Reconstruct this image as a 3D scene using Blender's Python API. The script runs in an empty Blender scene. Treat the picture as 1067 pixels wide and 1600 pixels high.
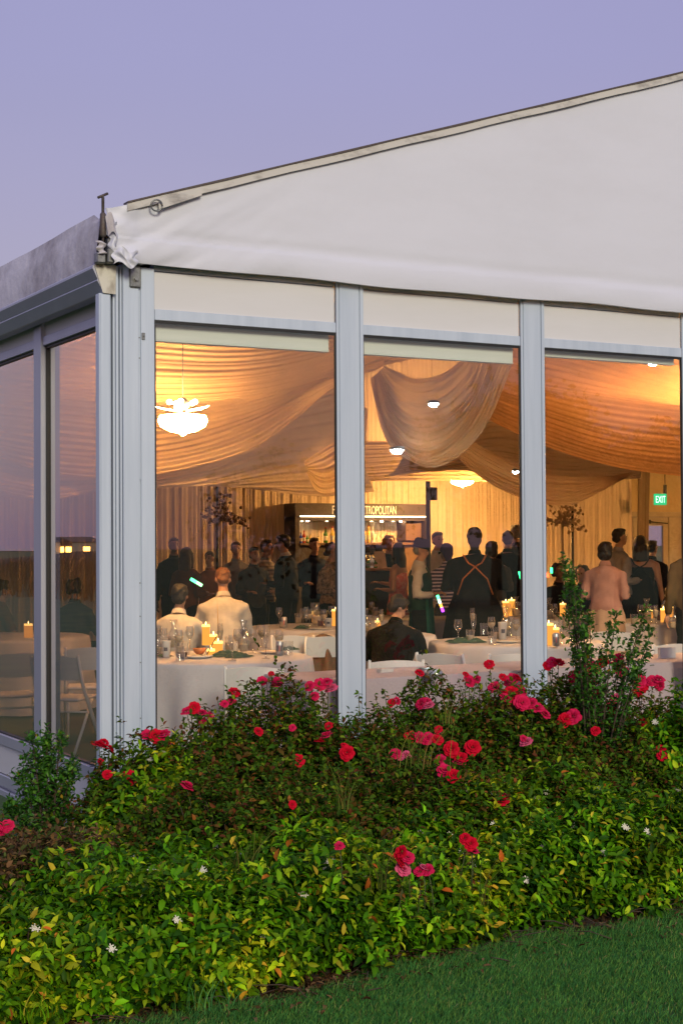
import bpy, math, random
import numpy as np
from mathutils import Vector, Matrix
random.seed(7); RNG = np.random.default_rng(7)
SC = bpy.context.scene; COL = SC.collection
PI = math.pi; rad = math.radians

# ------------------------------------------------------------------ camera
F_PX, YAW, PITCH, ROLL = 2393.6, 0.5068, 0.0217, -0.0059
CAM = Vector((-3.4322, -9.0479, 1.68))
Fv = Vector((math.sin(YAW)*math.cos(PITCH), math.cos(YAW)*math.cos(PITCH), math.sin(PITCH)))
R0 = Vector((math.cos(YAW), -math.sin(YAW), 0)); U0 = R0.cross(Fv)
Rv = R0*math.cos(ROLL)+U0*math.sin(ROLL); Uv = -R0*math.sin(ROLL)+U0*math.cos(ROLL)
cd = bpy.data.cameras.new('camera'); cam = bpy.data.objects.new('camera', cd); COL.objects.link(cam)
cam.matrix_world = Matrix(((Rv.x, Uv.x, -Fv.x, CAM.x), (Rv.y, Uv.y, -Fv.y, CAM.y), (Rv.z, Uv.z, -Fv.z, CAM.z), (0, 0, 0, 1)))
cd.sensor_fit = 'VERTICAL'; cd.sensor_height = 36; cd.lens = F_PX/1600*36; cd.clip_end = 3000; cd.clip_start = 0.1
SC.camera = cam

# ------------------------------------------------------------------ world, sun, exposure
w = bpy.data.worlds.new('World'); SC.world = w; w.use_nodes = True
nt = w.node_tree; nt.nodes.clear()
out = nt.nodes.new('ShaderNodeOutputWorld')
sky = nt.nodes.new('ShaderNodeTexSky'); sky.sky_type = 'NISHITA'; sky.sun_disc = False
SUN_EL, SUN_AZ = rad(21), rad(192)      # azimuth measured from +Y, clockwise; the last glow in the west, behind the camera
sky.sun_elevation = rad(3); sky.sun_rotation = SUN_AZ
b1 = nt.nodes.new('ShaderNodeBackground'); b1.inputs[1].default_value = 0.05
nt.links.new(sky.outputs[0], b1.inputs[0])
tc = nt.nodes.new('ShaderNodeTexCoord'); sx = nt.nodes.new('ShaderNodeSeparateXYZ')
nt.links.new(tc.outputs['Generated'], sx.inputs[0])
cr = nt.nodes.new('ShaderNodeValToRGB'); nt.links.new(sx.outputs[2], cr.inputs[0])
e = cr.color_ramp.elements
e[0].position = 0.0; e[0].color = (0.31, 0.25, 0.41, 1)
e[1].position = 0.55; e[1].color = (0.33, 0.31, 0.60, 1)
for p_, c_ in ((0.12, (0.345, 0.29, 0.46, 1)), (0.2, (0.35, 0.30, 0.51, 1)), (0.3, (0.335, 0.30, 0.56, 1))):
    q = e.new(p_); q.color = c_
nz = nt.nodes.new('ShaderNodeTexNoise'); nz.inputs['Scale'].default_value = 1.6; nz.inputs['Detail'].default_value = 4
mp = nt.nodes.new('ShaderNodeMapping'); mp.inputs['Scale'].default_value = (1, 1, 3)
nt.links.new(tc.outputs['Generated'], mp.inputs[0]); nt.links.new(mp.outputs[0], nz.inputs['Vector'])
mr = nt.nodes.new('ShaderNodeMapRange'); nt.links.new(nz.outputs[0], mr.inputs[0])
mr.inputs[1].default_value = .3; mr.inputs[2].default_value = .7; mr.inputs[3].default_value = .82; mr.inputs[4].default_value = .90
b2 = nt.nodes.new('ShaderNodeBackground')
nt.links.new(cr.outputs[0], b2.inputs[0]); nt.links.new(mr.outputs[0], b2.inputs[1])
ad = nt.nodes.new('ShaderNodeAddShader')
nt.links.new(b1.outputs[0], ad.inputs[0]); nt.links.new(b2.outputs[0], ad.inputs[1]); nt.links.new(ad.outputs[0], out.inputs[0])

sl = bpy.data.lights.new('sun', 'SUN'); sl.energy = 2.3; sl.angle = rad(16); sl.color = (1.0, 0.92, 0.68)
so = bpy.data.objects.new('sun', sl); COL.objects.link(so)
sd = Vector((math.sin(SUN_AZ)*math.cos(SUN_EL), math.cos(SUN_AZ)*math.cos(SUN_EL), math.sin(SUN_EL)))
so.rotation_euler = (-sd).to_track_quat('-Z', 'Y').to_euler()
vs = SC.view_settings; vs.view_transform = 'Standard'; vs.look = 'None'; vs.gamma = 1; vs.use_curve_mapping = False; vs.exposure = 0.0
SC.render.engine = 'CYCLES'
cy = SC.cycles; cy.use_denoising = True; cy.sample_clamp_indirect = 4; cy.max_bounces = 8; cy.transparent_max_bounces = 12
cy.diffuse_bounces = 4; cy.glossy_bounces = 3; cy.caustics_reflective = False; cy.caustics_refractive = False

# ------------------------------------------------------------------ pixel -> world helpers (photo pixels, 1067 x 1600)
def U(px, py, d):
    return CAM + (Fv + Rv*((px-533.5)/F_PX) + Uv*((800-py)/F_PX))*d
def UY(px, py, Y):
    v = Fv + Rv*((px-533.5)/F_PX) + Uv*((800-py)/F_PX); return CAM + v*((Y-CAM.y)/v.y)
def UZ(px, py, Z):
    v = Fv + Rv*((px-533.5)/F_PX) + Uv*((800-py)/F_PX); return CAM + v*((Z-CAM.z)/v.z)
def FX(px, d):            # floor position under a pixel column at a depth
    p = U(px, 850, d); return p.x, p.y

# ------------------------------------------------------------------ materials
def newmat(name):
    m = bpy.data.materials.new(name); m.use_nodes = True
    return m, m.node_tree, m.node_tree.nodes['Principled BSDF']
MC = {}
def mat(name, col, rough=.6, metal=0, noise=None, bump=None, trans=0, spec=.5, emis=None, es=0, coat=0, sheen=0, alpha=None, transl=0):
    """noise=(scale, amount[, colour2]); bump=(scale, strength)"""
    if name in MC: return MC[name]
    m, t, b = newmat(name); N = t.nodes; L = t.links
    b.inputs['Roughness'].default_value = rough; b.inputs['Metallic'].default_value = metal
    b.inputs['Base Color'].default_value = (*col, 1); b.inputs['Specular IOR Level'].default_value = spec
    b.inputs['Transmission Weight'].default_value = trans; b.inputs['Coat Weight'].default_value = coat
    if sheen: b.inputs['Sheen Weight'].default_value = sheen
    if emis: b.inputs['Emission Color'].default_value = (*emis, 1); b.inputs['Emission Strength'].default_value = es
    c = N.new('ShaderNodeTexCoord')
    if noise:
        n = N.new('ShaderNodeTexNoise'); n.inputs['Scale'].default_value = noise[0]; n.inputs['Detail'].default_value = 6; n.inputs['Roughness'].default_value = .62
        L.new(c.outputs['Object'], n.inputs['Vector'])
        mx = N.new('ShaderNodeMix'); mx.data_type = 'RGBA'
        r = N.new('ShaderNodeMapRange'); r.inputs[1].default_value = .35; r.inputs[2].default_value = .68; L.new(n.outputs[0], r.inputs[0])
        L.new(r.outputs[0], mx.inputs[0])
        c2 = noise[2] if len(noise) > 2 else tuple(x*(1-noise[1]) for x in col)
        mx.inputs[6].default_value = (*col, 1); mx.inputs[7].default_value = (*c2, 1)
        L.new(mx.outputs[2], b.inputs['Base Color'])
    if bump:
        n = N.new('ShaderNodeTexNoise'); n.inputs['Scale'].default_value = bump[0]; n.inputs['Detail'].default_value = 5
        L.new(c.outputs['Object'], n.inputs['Vector'])
        bp = N.new('ShaderNodeBump'); bp.inputs['Strength'].default_value = bump[1]; bp.inputs['Distance'].default_value = .01
        L.new(n.outputs[0], bp.inputs['Height']); L.new(bp.outputs[0], b.inputs['Normal'])
    if transl:
        o = N['Material Output']; tr = N.new('ShaderNodeBsdfTranslucent'); ms = N.new('ShaderNodeMixShader')
        tr.inputs[0].default_value = (*col, 1); ms.inputs[0].default_value = transl
        src = b.inputs['Base Color'].links
        if src: L.new(src[0].from_socket, tr.inputs[0])
        L.new(b.outputs[0], ms.inputs[1]); L.new(tr.outputs[0], ms.inputs[2]); L.new(ms.outputs[0], o.inputs[0])
    MC[name] = m; return m

def tint_mat(name, rough=.45, transl=.3, spec=.4, gain=1.0):
    m, t, b = newmat(name); N = t.nodes; L = t.links
    a = N.new('ShaderNodeAttribute'); a.attribute_name = 'tint'
    L.new(a.outputs['Color'], b.inputs['Base Color']); b.inputs['Roughness'].default_value = rough
    b.inputs['Specular IOR Level'].default_value = spec
    tr = N.new('ShaderNodeBsdfTranslucent'); ms = N.new('ShaderNodeMixShader'); ms.inputs[0].default_value = transl
    L.new(a.outputs['Color'], tr.inputs[0]); L.new(b.outputs[0], ms.inputs[1]); L.new(tr.outputs[0], ms.inputs[2])
    L.new(ms.outputs[0], N['Material Output'].inputs[0]); return m

def glass_sheet(name, tint, boost, dust=.0):
    """thin pane: straight through, with a Fresnel mirror and a little dust film"""
    m, t, b = newmat(name); N = t.nodes; L = t.links; N.remove(b)
    fr = N.new('ShaderNodeFresnel'); ge = N.new('ShaderNodeNewGeometry'); io = N.new('ShaderNodeMapRange'); io.inputs[3].default_value = 1.5; io.inputs[4].default_value = 1/1.5
    L.new(ge.outputs['Backfacing'], io.inputs[0]); L.new(io.outputs[0], fr.inputs[0])
    mu = N.new('ShaderNodeMath'); mu.operation = 'MULTIPLY'; mu.inputs[1].default_value = boost; L.new(fr.outputs[0], mu.inputs[0]); mu.use_clamp = True
    tr = N.new('ShaderNodeBsdfTransparent'); tr.inputs[0].default_value = (*tint, 1)
    gl = N.new('ShaderNodeBsdfGlossy'); gl.inputs['Roughness'].default_value = 0.0; gl.inputs[0].default_value = (1, 1, 1, 1)
    ms = N.new('ShaderNodeMixShader'); L.new(mu.outputs[0], ms.inputs[0]); L.new(tr.outputs[0], ms.inputs[1]); L.new(gl.outputs[0], ms.inputs[2])
    # dust specks and streaks lying on the pane
    c = N.new('ShaderNodeTexCoord'); n = N.new('ShaderNodeTexNoise'); n.inputs['Scale'].default_value = 90; n.inputs['Detail'].default_value = 3
    L.new(c.outputs['Object'], n.inputs['Vector'])
    n2 = N.new('ShaderNodeTexNoise'); n2.inputs['Scale'].default_value = 1.3; n2.inputs['Detail'].default_value = 5; L.new(c.outputs['Object'], n2.inputs['Vector'])
    r = N.new('ShaderNodeMapRange'); r.inputs[1].default_value = .62; r.inputs[2].default_value = .75; r.inputs[4].default_value = .5; L.new(n.outputs[0], r.inputs[0])
    r2 = N.new('ShaderNodeMapRange'); r2.inputs[1].default_value = .45; r2.inputs[2].default_value = .75; L.new(n2.outputs[0], r2.inputs[0])
    mm = N.new('ShaderNodeMath'); mm.operation = 'MULTIPLY'; L.new(r.outputs[0], mm.inputs[0]); L.new(r2.outputs[0], mm.inputs[1])
    ma = N.new('ShaderNodeMath'); ma.operation = 'MULTIPLY_ADD'; ma.inputs[1].default_value = .35; ma.inputs[2].default_value = dust; L.new(mm.outputs[0], ma.inputs[0])
    df = N.new('ShaderNodeBsdfTranslucent'); df.inputs[0].default_value = (.8, .78, .74, 1)
    dd = N.new('ShaderNodeBsdfDiffuse'); dd.inputs[0].default_value = (.6, .58, .55, 1)
    ms3 = N.new('ShaderNodeMixShader'); ms3.inputs[0].default_value = .35; L.new(df.outputs[0], ms3.inputs[1]); L.new(dd.outputs[0], ms3.inputs[2])
    ms2 = N.new('ShaderNodeMixShader'); L.new(ma.outputs[0], ms2.inputs[0]); L.new(ms.outputs[0], ms2.inputs[1]); L.new(ms3.outputs[0], ms2.inputs[2])
    L.new(ms2.outputs[0], N['Material Output'].inputs[0]); return m

def emit(name, col, s):
    if name in MC: return MC[name]
    m, t, b = newmat(name); N = t.nodes; N.remove(b); e_ = N.new('ShaderNodeEmission')
    e_.inputs[0].default_value = (*col, 1); e_.inputs[1].default_value = s; t.links.new(e_.outputs[0], N['Material Output'].inputs[0])
    MC[name] = m; return m

def streak_mat(name, base, dirt, scale=(3, 3, .4), lo=.45, hi=.75, rough=.5, metal=0, spec=.5, bump=0, transl=0):
    """weathered paint, vinyl or metal: stretched stains of its own shape"""
    m, t, b = newmat(name); N = t.nodes; L = t.links
    c = N.new('ShaderNodeTexCoord'); mp = N.new('ShaderNodeMapping'); mp.inputs['Scale'].default_value = scale; L.new(c.outputs['Object'], mp.inputs[0])
    n = N.new('ShaderNodeTexNoise'); n.inputs['Scale'].default_value = 1; n.inputs['Detail'].default_value = 8; n.inputs['Roughness'].default_value = .65; L.new(mp.outputs[0], n.inputs['Vector'])
    r = N.new('ShaderNodeMapRange'); r.inputs[1].default_value = lo; r.inputs[2].default_value = hi; L.new(n.outputs[0], r.inputs[0])
    mx = N.new('ShaderNodeMix'); mx.data_type = 'RGBA'; mx.inputs[6].default_value = (*base, 1); mx.inputs[7].default_value = (*dirt, 1)
    L.new(r.outputs[0], mx.inputs[0]); L.new(mx.outputs[2], b.inputs['Base Color'])
    b.inputs['Roughness'].default_value = rough; b.inputs['Metallic'].default_value = metal; b.inputs['Specular IOR Level'].default_value = spec
    if bump:
        n3 = N.new('ShaderNodeTexNoise'); n3.inputs['Scale'].default_value = 14; n3.inputs['Detail'].default_value = 6; L.new(c.outputs['Object'], n3.inputs['Vector'])
        bp = N.new('ShaderNodeBump'); bp.inputs['Strength'].default_value = bump; bp.inputs['Distance'].default_value = .02
        L.new(n3.outputs[0], bp.inputs['Height']); L.new(bp.outputs[0], b.inputs['Normal'])
    if transl:
        o = N['Material Output']; tr = N.new('ShaderNodeBsdfTranslucent'); ms = N.new('ShaderNodeMixShader'); ms.inputs[0].default_value = transl
        L.new(mx.outputs[2], tr.inputs[0]); L.new(b.outputs[0], ms.inputs[1]); L.new(tr.outputs[0], ms.inputs[2]); L.new(ms.outputs[0], o.inputs[0])
    return m

# ------------------------------------------------------------------ mesh builder
class MB:
    def __init__(s): s.v = []; s.f = []; s.m = []; s.sm = []
    def add(s, vs, fs, m=0, smooth=False):
        o = len(s.v); s.v += [tuple(v) for v in vs]; s.f += [tuple(i+o for i in f) for f in fs]
        s.m += [m]*len(fs); s.sm += [smooth]*len(fs); return s
    def box(s, x0, x1, y0, y1, z0, z1, m=0, bev=0):
        if bev:
            b = bev; pts = []
            # chamfered box: 24 verts
            X = (x0, x1); Y = (y0, y1); Z = (z0, z1); idx = {}
            for i in (0, 1):
                for j in (0, 1):
                    for k in (0, 1):
                        sx_, sy_, sz_ = (b if i == 0 else -b), (b if j == 0 else -b), (b if k == 0 else -b)
                        for a, p in enumerate(((X[i], Y[j]+sy_, Z[k]+sz_), (X[i]+sx_, Y[j], Z[k]+sz_), (X[i]+sx_, Y[j]+sy_, Z[k]))):
                            idx[(i, j, k, a)] = len(pts); pts.append(p)
            g = lambda i, j, k, a: idx[(i, j, k, a)]
            fs = []
            for i in (0, 1): fs.append((g(i,0,0,0), g(i,1,0,0), g(i,1,1,0), g(i,0,1,0))[::(-1 if i == 0 else 1)])
            for j in (0, 1): fs.append((g(0,j,0,1), g(1,j,0,1), g(1,j,1,1), g(0,j,1,1))[::(1 if j == 0 else -1)])
            for k in (0, 1): fs.append((g(0,0,k,2), g(1,0,k,2), g(1,1,k,2), g(0,1,k,2))[::(-1 if k == 0 else 1)])
            for i in (0, 1):
                for j in (0, 1): fs.append((g(i,j,0,0), g(i,j,0,1), g(i,j,1,1), g(i,j,1,0)))
                for k in (0, 1): fs.append((g(i,0,k,0), g(i,0,k,2), g(i,1,k,2), g(i,1,k,0)))
            for j in (0, 1):
                for k in (0, 1): fs.append((g(0,j,k,1), g(0,j,k,2), g(1,j,k,2), g(1,j,k,1)))
            for i in (0, 1):
                for j in (0, 1):
                    for k in (0, 1): fs.append((g(i,j,k,0), g(i,j,k,1), g(i,j,k,2)))
            return s.add(pts, fs, m)
        v = [(x, y, z) for x in (x0, x1) for y in (y0, y1) for z in (z0, z1)]
        return s.add(v, [(0,1,3,2),(4,6,7,5),(0,4,5,1),(2,3,7,6),(0,2,6,4),(1,5,7,3)], m)
    def tube(s, pts, r, n=8, m=0, cap=True, smooth=True, sq=None):
        pts = [Vector(p) for p in pts]; k = len(pts)
        rr = r if isinstance(r, (list, tuple)) else [r]*k
        vs = []; up = None
        for i, p in enumerate(pts):
            t = (pts[min(i+1, k-1)]-pts[max(i-1, 0)]); t = t.normalized() if t.length > 1e-9 else Vector((0, 0, 1))
            if up is None:
                up = Vector((0, 0, 1)) if abs(t.z) < .9 else Vector((0, 1, 0))
            a = up.cross(t)
            if a.length < 1e-6: a = Vector((1, 0, 0)).cross(t)
            a.normalize(); b = t.cross(a); up = b
            ra, rb = rr[i] if isinstance(rr[i], tuple) else (rr[i], rr[i])
            for j in range(n):
                an = 2*PI*j/n; vs.append(p + a*math.cos(an)*ra + b*math.sin(an)*rb)
        fs = [(i*n+j, i*n+(j+1) % n, (i+1)*n+(j+1) % n, (i+1)*n+j) for i in range(k-1) for j in range(n)]
        if cap: fs += [tuple(range(n))[::-1], tuple((k-1)*n+j for j in range(n))]
        return s.add(vs, fs, m, smooth)
    def lathe(s, prof, c=(0, 0, 0), n=16, m=0, smooth=True, sx_=1, sy_=1, cap=True):
        vs = [(c[0]+r*math.cos(2*PI*j/n)*sx_, c[1]+r*math.sin(2*PI*j/n)*sy_, c[2]+z) for r, z in prof for j in range(n)]
        k = len(prof); fs = [(i*n+j, i*n+(j+1) % n, (i+1)*n+(j+1) % n, (i+1)*n+j) for i in range(k-1) for j in range(n)]
        if cap: fs += [tuple(range(n))[::-1], tuple((k-1)*n+j for j in range(n))]
        return s.add(vs, fs, m, smooth)
    def ball(s, c, r, n=10, m=0):
        rx, ry, rz = r if isinstance(r, tuple) else (r, r, r)
        k = max(4, n*2//3); vs = [(c[0], c[1], c[2]-rz)]
        for i in range(1, k):
            th = PI*i/k
            for j in range(n): vs.append((c[0]+rx*math.sin(th)*math.cos(2*PI*j/n), c[1]+ry*math.sin(th)*math.sin(2*PI*j/n), c[2]-rz*math.cos(th)))
        vs.append((c[0], c[1], c[2]+rz)); T = len(vs)-1
        fs = [(0, 1+(j+1) % n, 1+j) for j in range(n)] + [(T, 1+(k-2)*n+j, 1+(k-2)*n+(j+1) % n) for j in range(n)]
        fs += [(1+i*n+j, 1+i*n+(j+1) % n, 1+(i+1)*n+(j+1) % n, 1+(i+1)*n+j) for i in range(k-2) for j in range(n)]
        return s.add(vs, fs, m, True)
    def grid(s, fn, nu, nv, m=0, smooth=True):
        vs = [fn(i/nu, j/nv) for i in range(nu+1) for j in range(nv+1)]
        fs = [(i*(nv+1)+j, (i+1)*(nv+1)+j, (i+1)*(nv+1)+j+1, i*(nv+1)+j+1) for i in range(nu) for j in range(nv)]
        return s.add(vs, fs, m, smooth)
    def prism(s, poly, y0, y1, m=0):      # polygon in xz extruded along y
        n = len(poly); vs = [(x, y0, z) for x, z in poly]+[(x, y1, z) for x, z in poly]
        fs = [tuple(range(n)), tuple(range(n, 2*n))[::-1]]+[(i, (i+1) % n, n+(i+1) % n, n+i)[::-1] for i in range(n)]
        return s.add(vs, fs, m)
    def mesh(s, name):
        me = bpy.data.meshes.new(name); me.from_pydata(s.v, [], s.f)
        me.polygons.foreach_set('material_index', s.m); me.polygons.foreach_set('use_smooth', s.sm); me.update(); return me
    def obj(s, name, mats, parent=None, loc=None, rot=None):
        me = s.mesh(name)
        for x in (mats if isinstance(mats, (list, tuple)) else [mats]): me.materials.append(x)
        return link(name, me, parent, loc, rot)
def link(name, me, parent=None, loc=None, rot=None):
    o = bpy.data.objects.new(name, me); COL.objects.link(o)
    if parent: o.parent = parent
    if loc is not None: o.location = loc
    if rot is not None: o.rotation_euler = rot if isinstance(rot, (tuple, list)) else (0, 0, rot)
    return o
def tag(o, label=None, cat=None, group=None, kind=None):
    if label: o['label'] = label
    if cat: o['category'] = cat
    if group: o['group'] = group
    if kind: o['kind'] = kind
    return o
def thing(name, label, cat, loc=(0, 0, 0), rz=0, group=None):
    o = link(name, None, None, loc, rz); return tag(o, label, cat, group)
def copy_tree(o, parent=None):
    c = o.copy(); COL.objects.link(c)
    if parent: c.parent = parent
    for ch in list(o.children): copy_tree(ch, c)
    return c
def npmesh(name, V, Fc, mats, tint=None, smooth=True, midx=None):
    """V (n,3) float, Fc list of (k,m) int arrays, tint (n,3) per vertex"""
    me = bpy.data.meshes.new(name); me.vertices.add(len(V)); me.vertices.foreach_set('co', np.ascontiguousarray(V, dtype=np.float32).ravel())
    loops = np.concatenate([f.ravel() for f in Fc]); tot = np.concatenate([np.full(len(f), f.shape[1]) for f in Fc])
    st = np.concatenate([[0], np.cumsum(tot)[:-1]])
    me.loops.add(len(loops)); me.loops.foreach_set('vertex_index', loops.astype(np.int32))
    me.polygons.add(len(tot)); me.polygons.foreach_set('loop_start', st.astype(np.int32)); me.polygons.foreach_set('loop_total', tot.astype(np.int32))
    me.polygons.foreach_set('use_smooth', np.full(len(tot), smooth)); me.update(calc_edges=True)
    if tint is not None:
        a = me.color_attributes.new('tint', 'FLOAT_COLOR', 'POINT'); c = np.ones((len(V), 4), dtype=np.float32); c[:, :3] = tint; a.data.foreach_set('color', c.ravel())
    for m in (mats if isinstance(mats, (list, tuple)) else [mats]): me.materials.append(m)
    return me
def lerp(a, b, t): return a+(b-a)*t
def sstep(a, b, x): t = min(1, max(0, (x-a)/(b-a))); return t*t*(3-2*t)
# ================================================================== THE TENT
G = -0.22                 # garden level; the tent floor is z = 0
BAY, T0, MW = 1.524, 0.1426, 0.1035
NB = 12; WID = 18.4; LEN = 13.3
ZG, ZP, ZSILL = 3.118, 3.434, 0.24
RIDGE = 9.2
def roofz(x): return 3.807 + .326*min(x, 2*RIDGE-x)
M_alu = streak_mat('anodised_aluminium', (.56, .64, .76), (.44, .52, .64), (9, 9, .6), .4, .8, rough=.42, metal=.2)
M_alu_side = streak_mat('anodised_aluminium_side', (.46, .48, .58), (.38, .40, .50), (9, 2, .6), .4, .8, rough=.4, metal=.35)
M_panel = streak_mat('painted_panel', (.66, .66, .70), (.60, .60, .62), (.6, .6, 3), .4, .8, rough=.45)
M_vinyl = streak_mat('white_vinyl', (.64, .66, .765), (.595, .61, .70), (.8, .8, 2.4), .42, .85, rough=.5, bump=.10)
M_vinyl_dirty = streak_mat('weathered_vinyl', (.70, .68, .75), (.30, .27, .30), (5, 1.6, 1.3), .42, .68, rough=.65, bump=.35)
M_trim = streak_mat('weathered_keder_strip', (.56, .54, .52), (.16, .14, .13), (5, 5, 12), .5, .8, rough=.6)
M_gasket_shade = mat('black_gasket_shade', (.012, .012, .014), rough=.5)  # gasket black, also standing in for shadow lines at the pane edges
M_blind = streak_mat('blind_fabric', (.78, .84, .74), (.62, .68, .60), (1, 1, 8), .4, .8, rough=.7)
M_glass = glass_sheet('window_glass', (.96, .96, .96), 2.7, .001)
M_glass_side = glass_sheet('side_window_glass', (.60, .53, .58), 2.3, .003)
M_steel = mat('galvanised_steel', (.30, .31, .31), rough=.45, metal=.8, noise=(40, .4), bump=(60, .1))
M_rust = mat('dark_bolt_steel', (.11, .10, .10), rough=.6, metal=.4, noise=(60, .5, (.09, .06, .05)))
M_conc = mat('weathered_concrete', (.36, .35, .35), rough=.9, noise=(12, .3), bump=(40, .4))

tent = thing('marquee_tent', 'large white frame marquee with glazed aluminium walls and pitched vinyl roof', 'tent')

# --- front uprights, header panels, transoms and windows, bay by bay
def mullion_mb(x, z0, z1):
    b = MB()
    b.box(x-MW+.012, x+MW-.012, .010, .030, z0, z1)
    b.box(x-MW+.022, x+MW-.032, 0, .010, z0, z1, bev=.003)
    b.box(x+MW-.026, x+MW, -.002, .032, z0, z1, bev=.002)
    b.box(x-MW, x-MW+.013, .004, .028, z0, z1)
    return b
for i in range(1, NB+1):
    mullion_mb(T0+BAY*i, G, 3.47).obj('mullion', M_alu, tent)
for i in range(NB):
    xa = T0+BAY*i+MW; xb = T0+BAY*(i+1)-MW
    b = MB(); b.box(xa+.002, xb-.002, .006, .09, ZG, ZP-.247, bev=.003)
    b.box(xa+.002, xb-.002, .03, .09, ZP+.001, 3.475); b.box(xa+.002, xb-.002, .051, .09, ZP-.04, ZP+.0005)
    b.obj('transom', M_alu, tent)
    b = MB(); b.box(xa+.004, xb-.008, .018, .05, ZP-.247, ZP-.008, bev=.002); b.obj('header_panel', M_panel, tent)
    b = MB(); b.box(xa+.002, xb-.002, .012, .09, ZSILL-.075, ZSILL, bev=.003); b.obj('sill_rail', M_alu, tent)
    b = MB(); b.box(xa+.002, xb-.002, .03, .06, G, ZSILL-.076); b.obj('base_panel', M_panel, tent)
    # window: gasket frame, shadow line painted into its thick head > pane, blind
    b = MB(); g = .011
    b.box(xa, xa+g, .012, .027, ZSILL, ZG); b.box(xb-g*.8, xb, .012, .027, ZSILL, ZG)
    b.box(xa+g, xb-g*.8, .012, .027, ZG-g*1.5, ZG-.0005); b.box(xa+g, xb-g*.8, .012, .027, ZSILL+.0005, ZSILL+g)
    wo = b.obj('window', M_gasket_shade, tent)
    b = MB(); b.add([(xa+g*.5, .019, ZSILL+g*.5), (xb-g*.5, .019, ZSILL+g*.5), (xb-g*.5, .019, ZG-g*.5), (xa+g*.5, .019, ZG-g*.5)], [(0, 1, 2, 3)]); b.obj('pane', M_glass, wo)
    hh = .105 if i < 2 else .035
    b = MB(); b.box(xa+.012, xb-.02, .075, .13, ZG-.012-hh, ZG-.006, bev=.004); b.box(xa+.012, xb-.02, .07, .125, ZG-.02-hh, ZG-.012-hh, bev=.002)
    b.obj('blind', M_blind, wo)
# --- corner of the frame
b = MB(); b.box(-.126, -.048, 0, .066, -.12, 3.262, bev=.004); b.box(-.118, -.056, -.006, .0, -.12, 3.255, bev=.003); b.obj('corner_post', M_alu, tent)
b = MB(); b.box(-.128, -.03, -.03, .10, G, -.12, bev=.006); b.obj('post_foot', M_conc, tent)
b = MB(); b.box(-.048, -.028, .06, .12, G, 3.43); b.obj('gap_shade_strip', M_gasket_shade, tent)  # black strip set in the open gap, its shade put into colour
b = MB()
for x0, x1, y0 in ((-.028, -.014, .02), (-.012, .004, .008), (.006, .014, .03), (.016, .028, .01)): b.box(x0, x1, y0, .12, G, 3.44, bev=.0015)
b.obj('keder_rail', M_alu, tent)
b = MB(); b.box(.031, .138, -.004, .16, G, 3.46, bev=.004); b.obj('corner_upright', M_alu, tent)
b = MB(); b.box(.1385, .1515, .014, .1, G, 3.44); b.box(.152, T0+MW-.002, .0, .09, G, 3.445, bev=.003); b.box(.1395, .150, .003, .02, 2.1, 2.75, bev=.001)
b.obj('window_stile', M_alu, tent)
b = MB()
for z in (3.0, 2.87, 2.2, 1.45, 1.24, .95, .6, .2):
    for x in (.145, .175 if int(z*100) % 2 else .145): b.lathe([(.004, 0), (.004, .0025), (.002, .004)], n=6)
    for k in range(len(b.v)-18, len(b.v)): pass
b = MB()
for z in (3.0, 2.87, 2.2, 1.45, 1.24, .95, .6, .2): b.tube([(.145, .0135, z), (.145, .0105, z)], .004, 6)
tag(b.obj('rivet', M_rust, tent), kind='stuff')
b = MB(); b.box(.156, .178, -.006, 0, 2.985, 3.03, bev=.002); b.tube([(.168, -.006, 3.008), (.168, -.010, 3.008)], .006, 6); b.obj('latch', M_steel, tent)
b = MB(); b.box(.072, .148, -.016, -.005, 3.31, 3.452, bev=.008); b.box(.072, .148, -.06, -.016, 3.452, 3.459)
br = b.obj('corner_bracket', M_steel, tent)
b = MB(); b.tube([(.113, -.0165, 3.365), (.113, -.020, 3.365)], .021, 12, smooth=False); b.tube([(.113, -.020, 3.365), (.113, -.034, 3.365)], .0145, 6, smooth=False); b.obj('bolt', M_steel, br)

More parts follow.
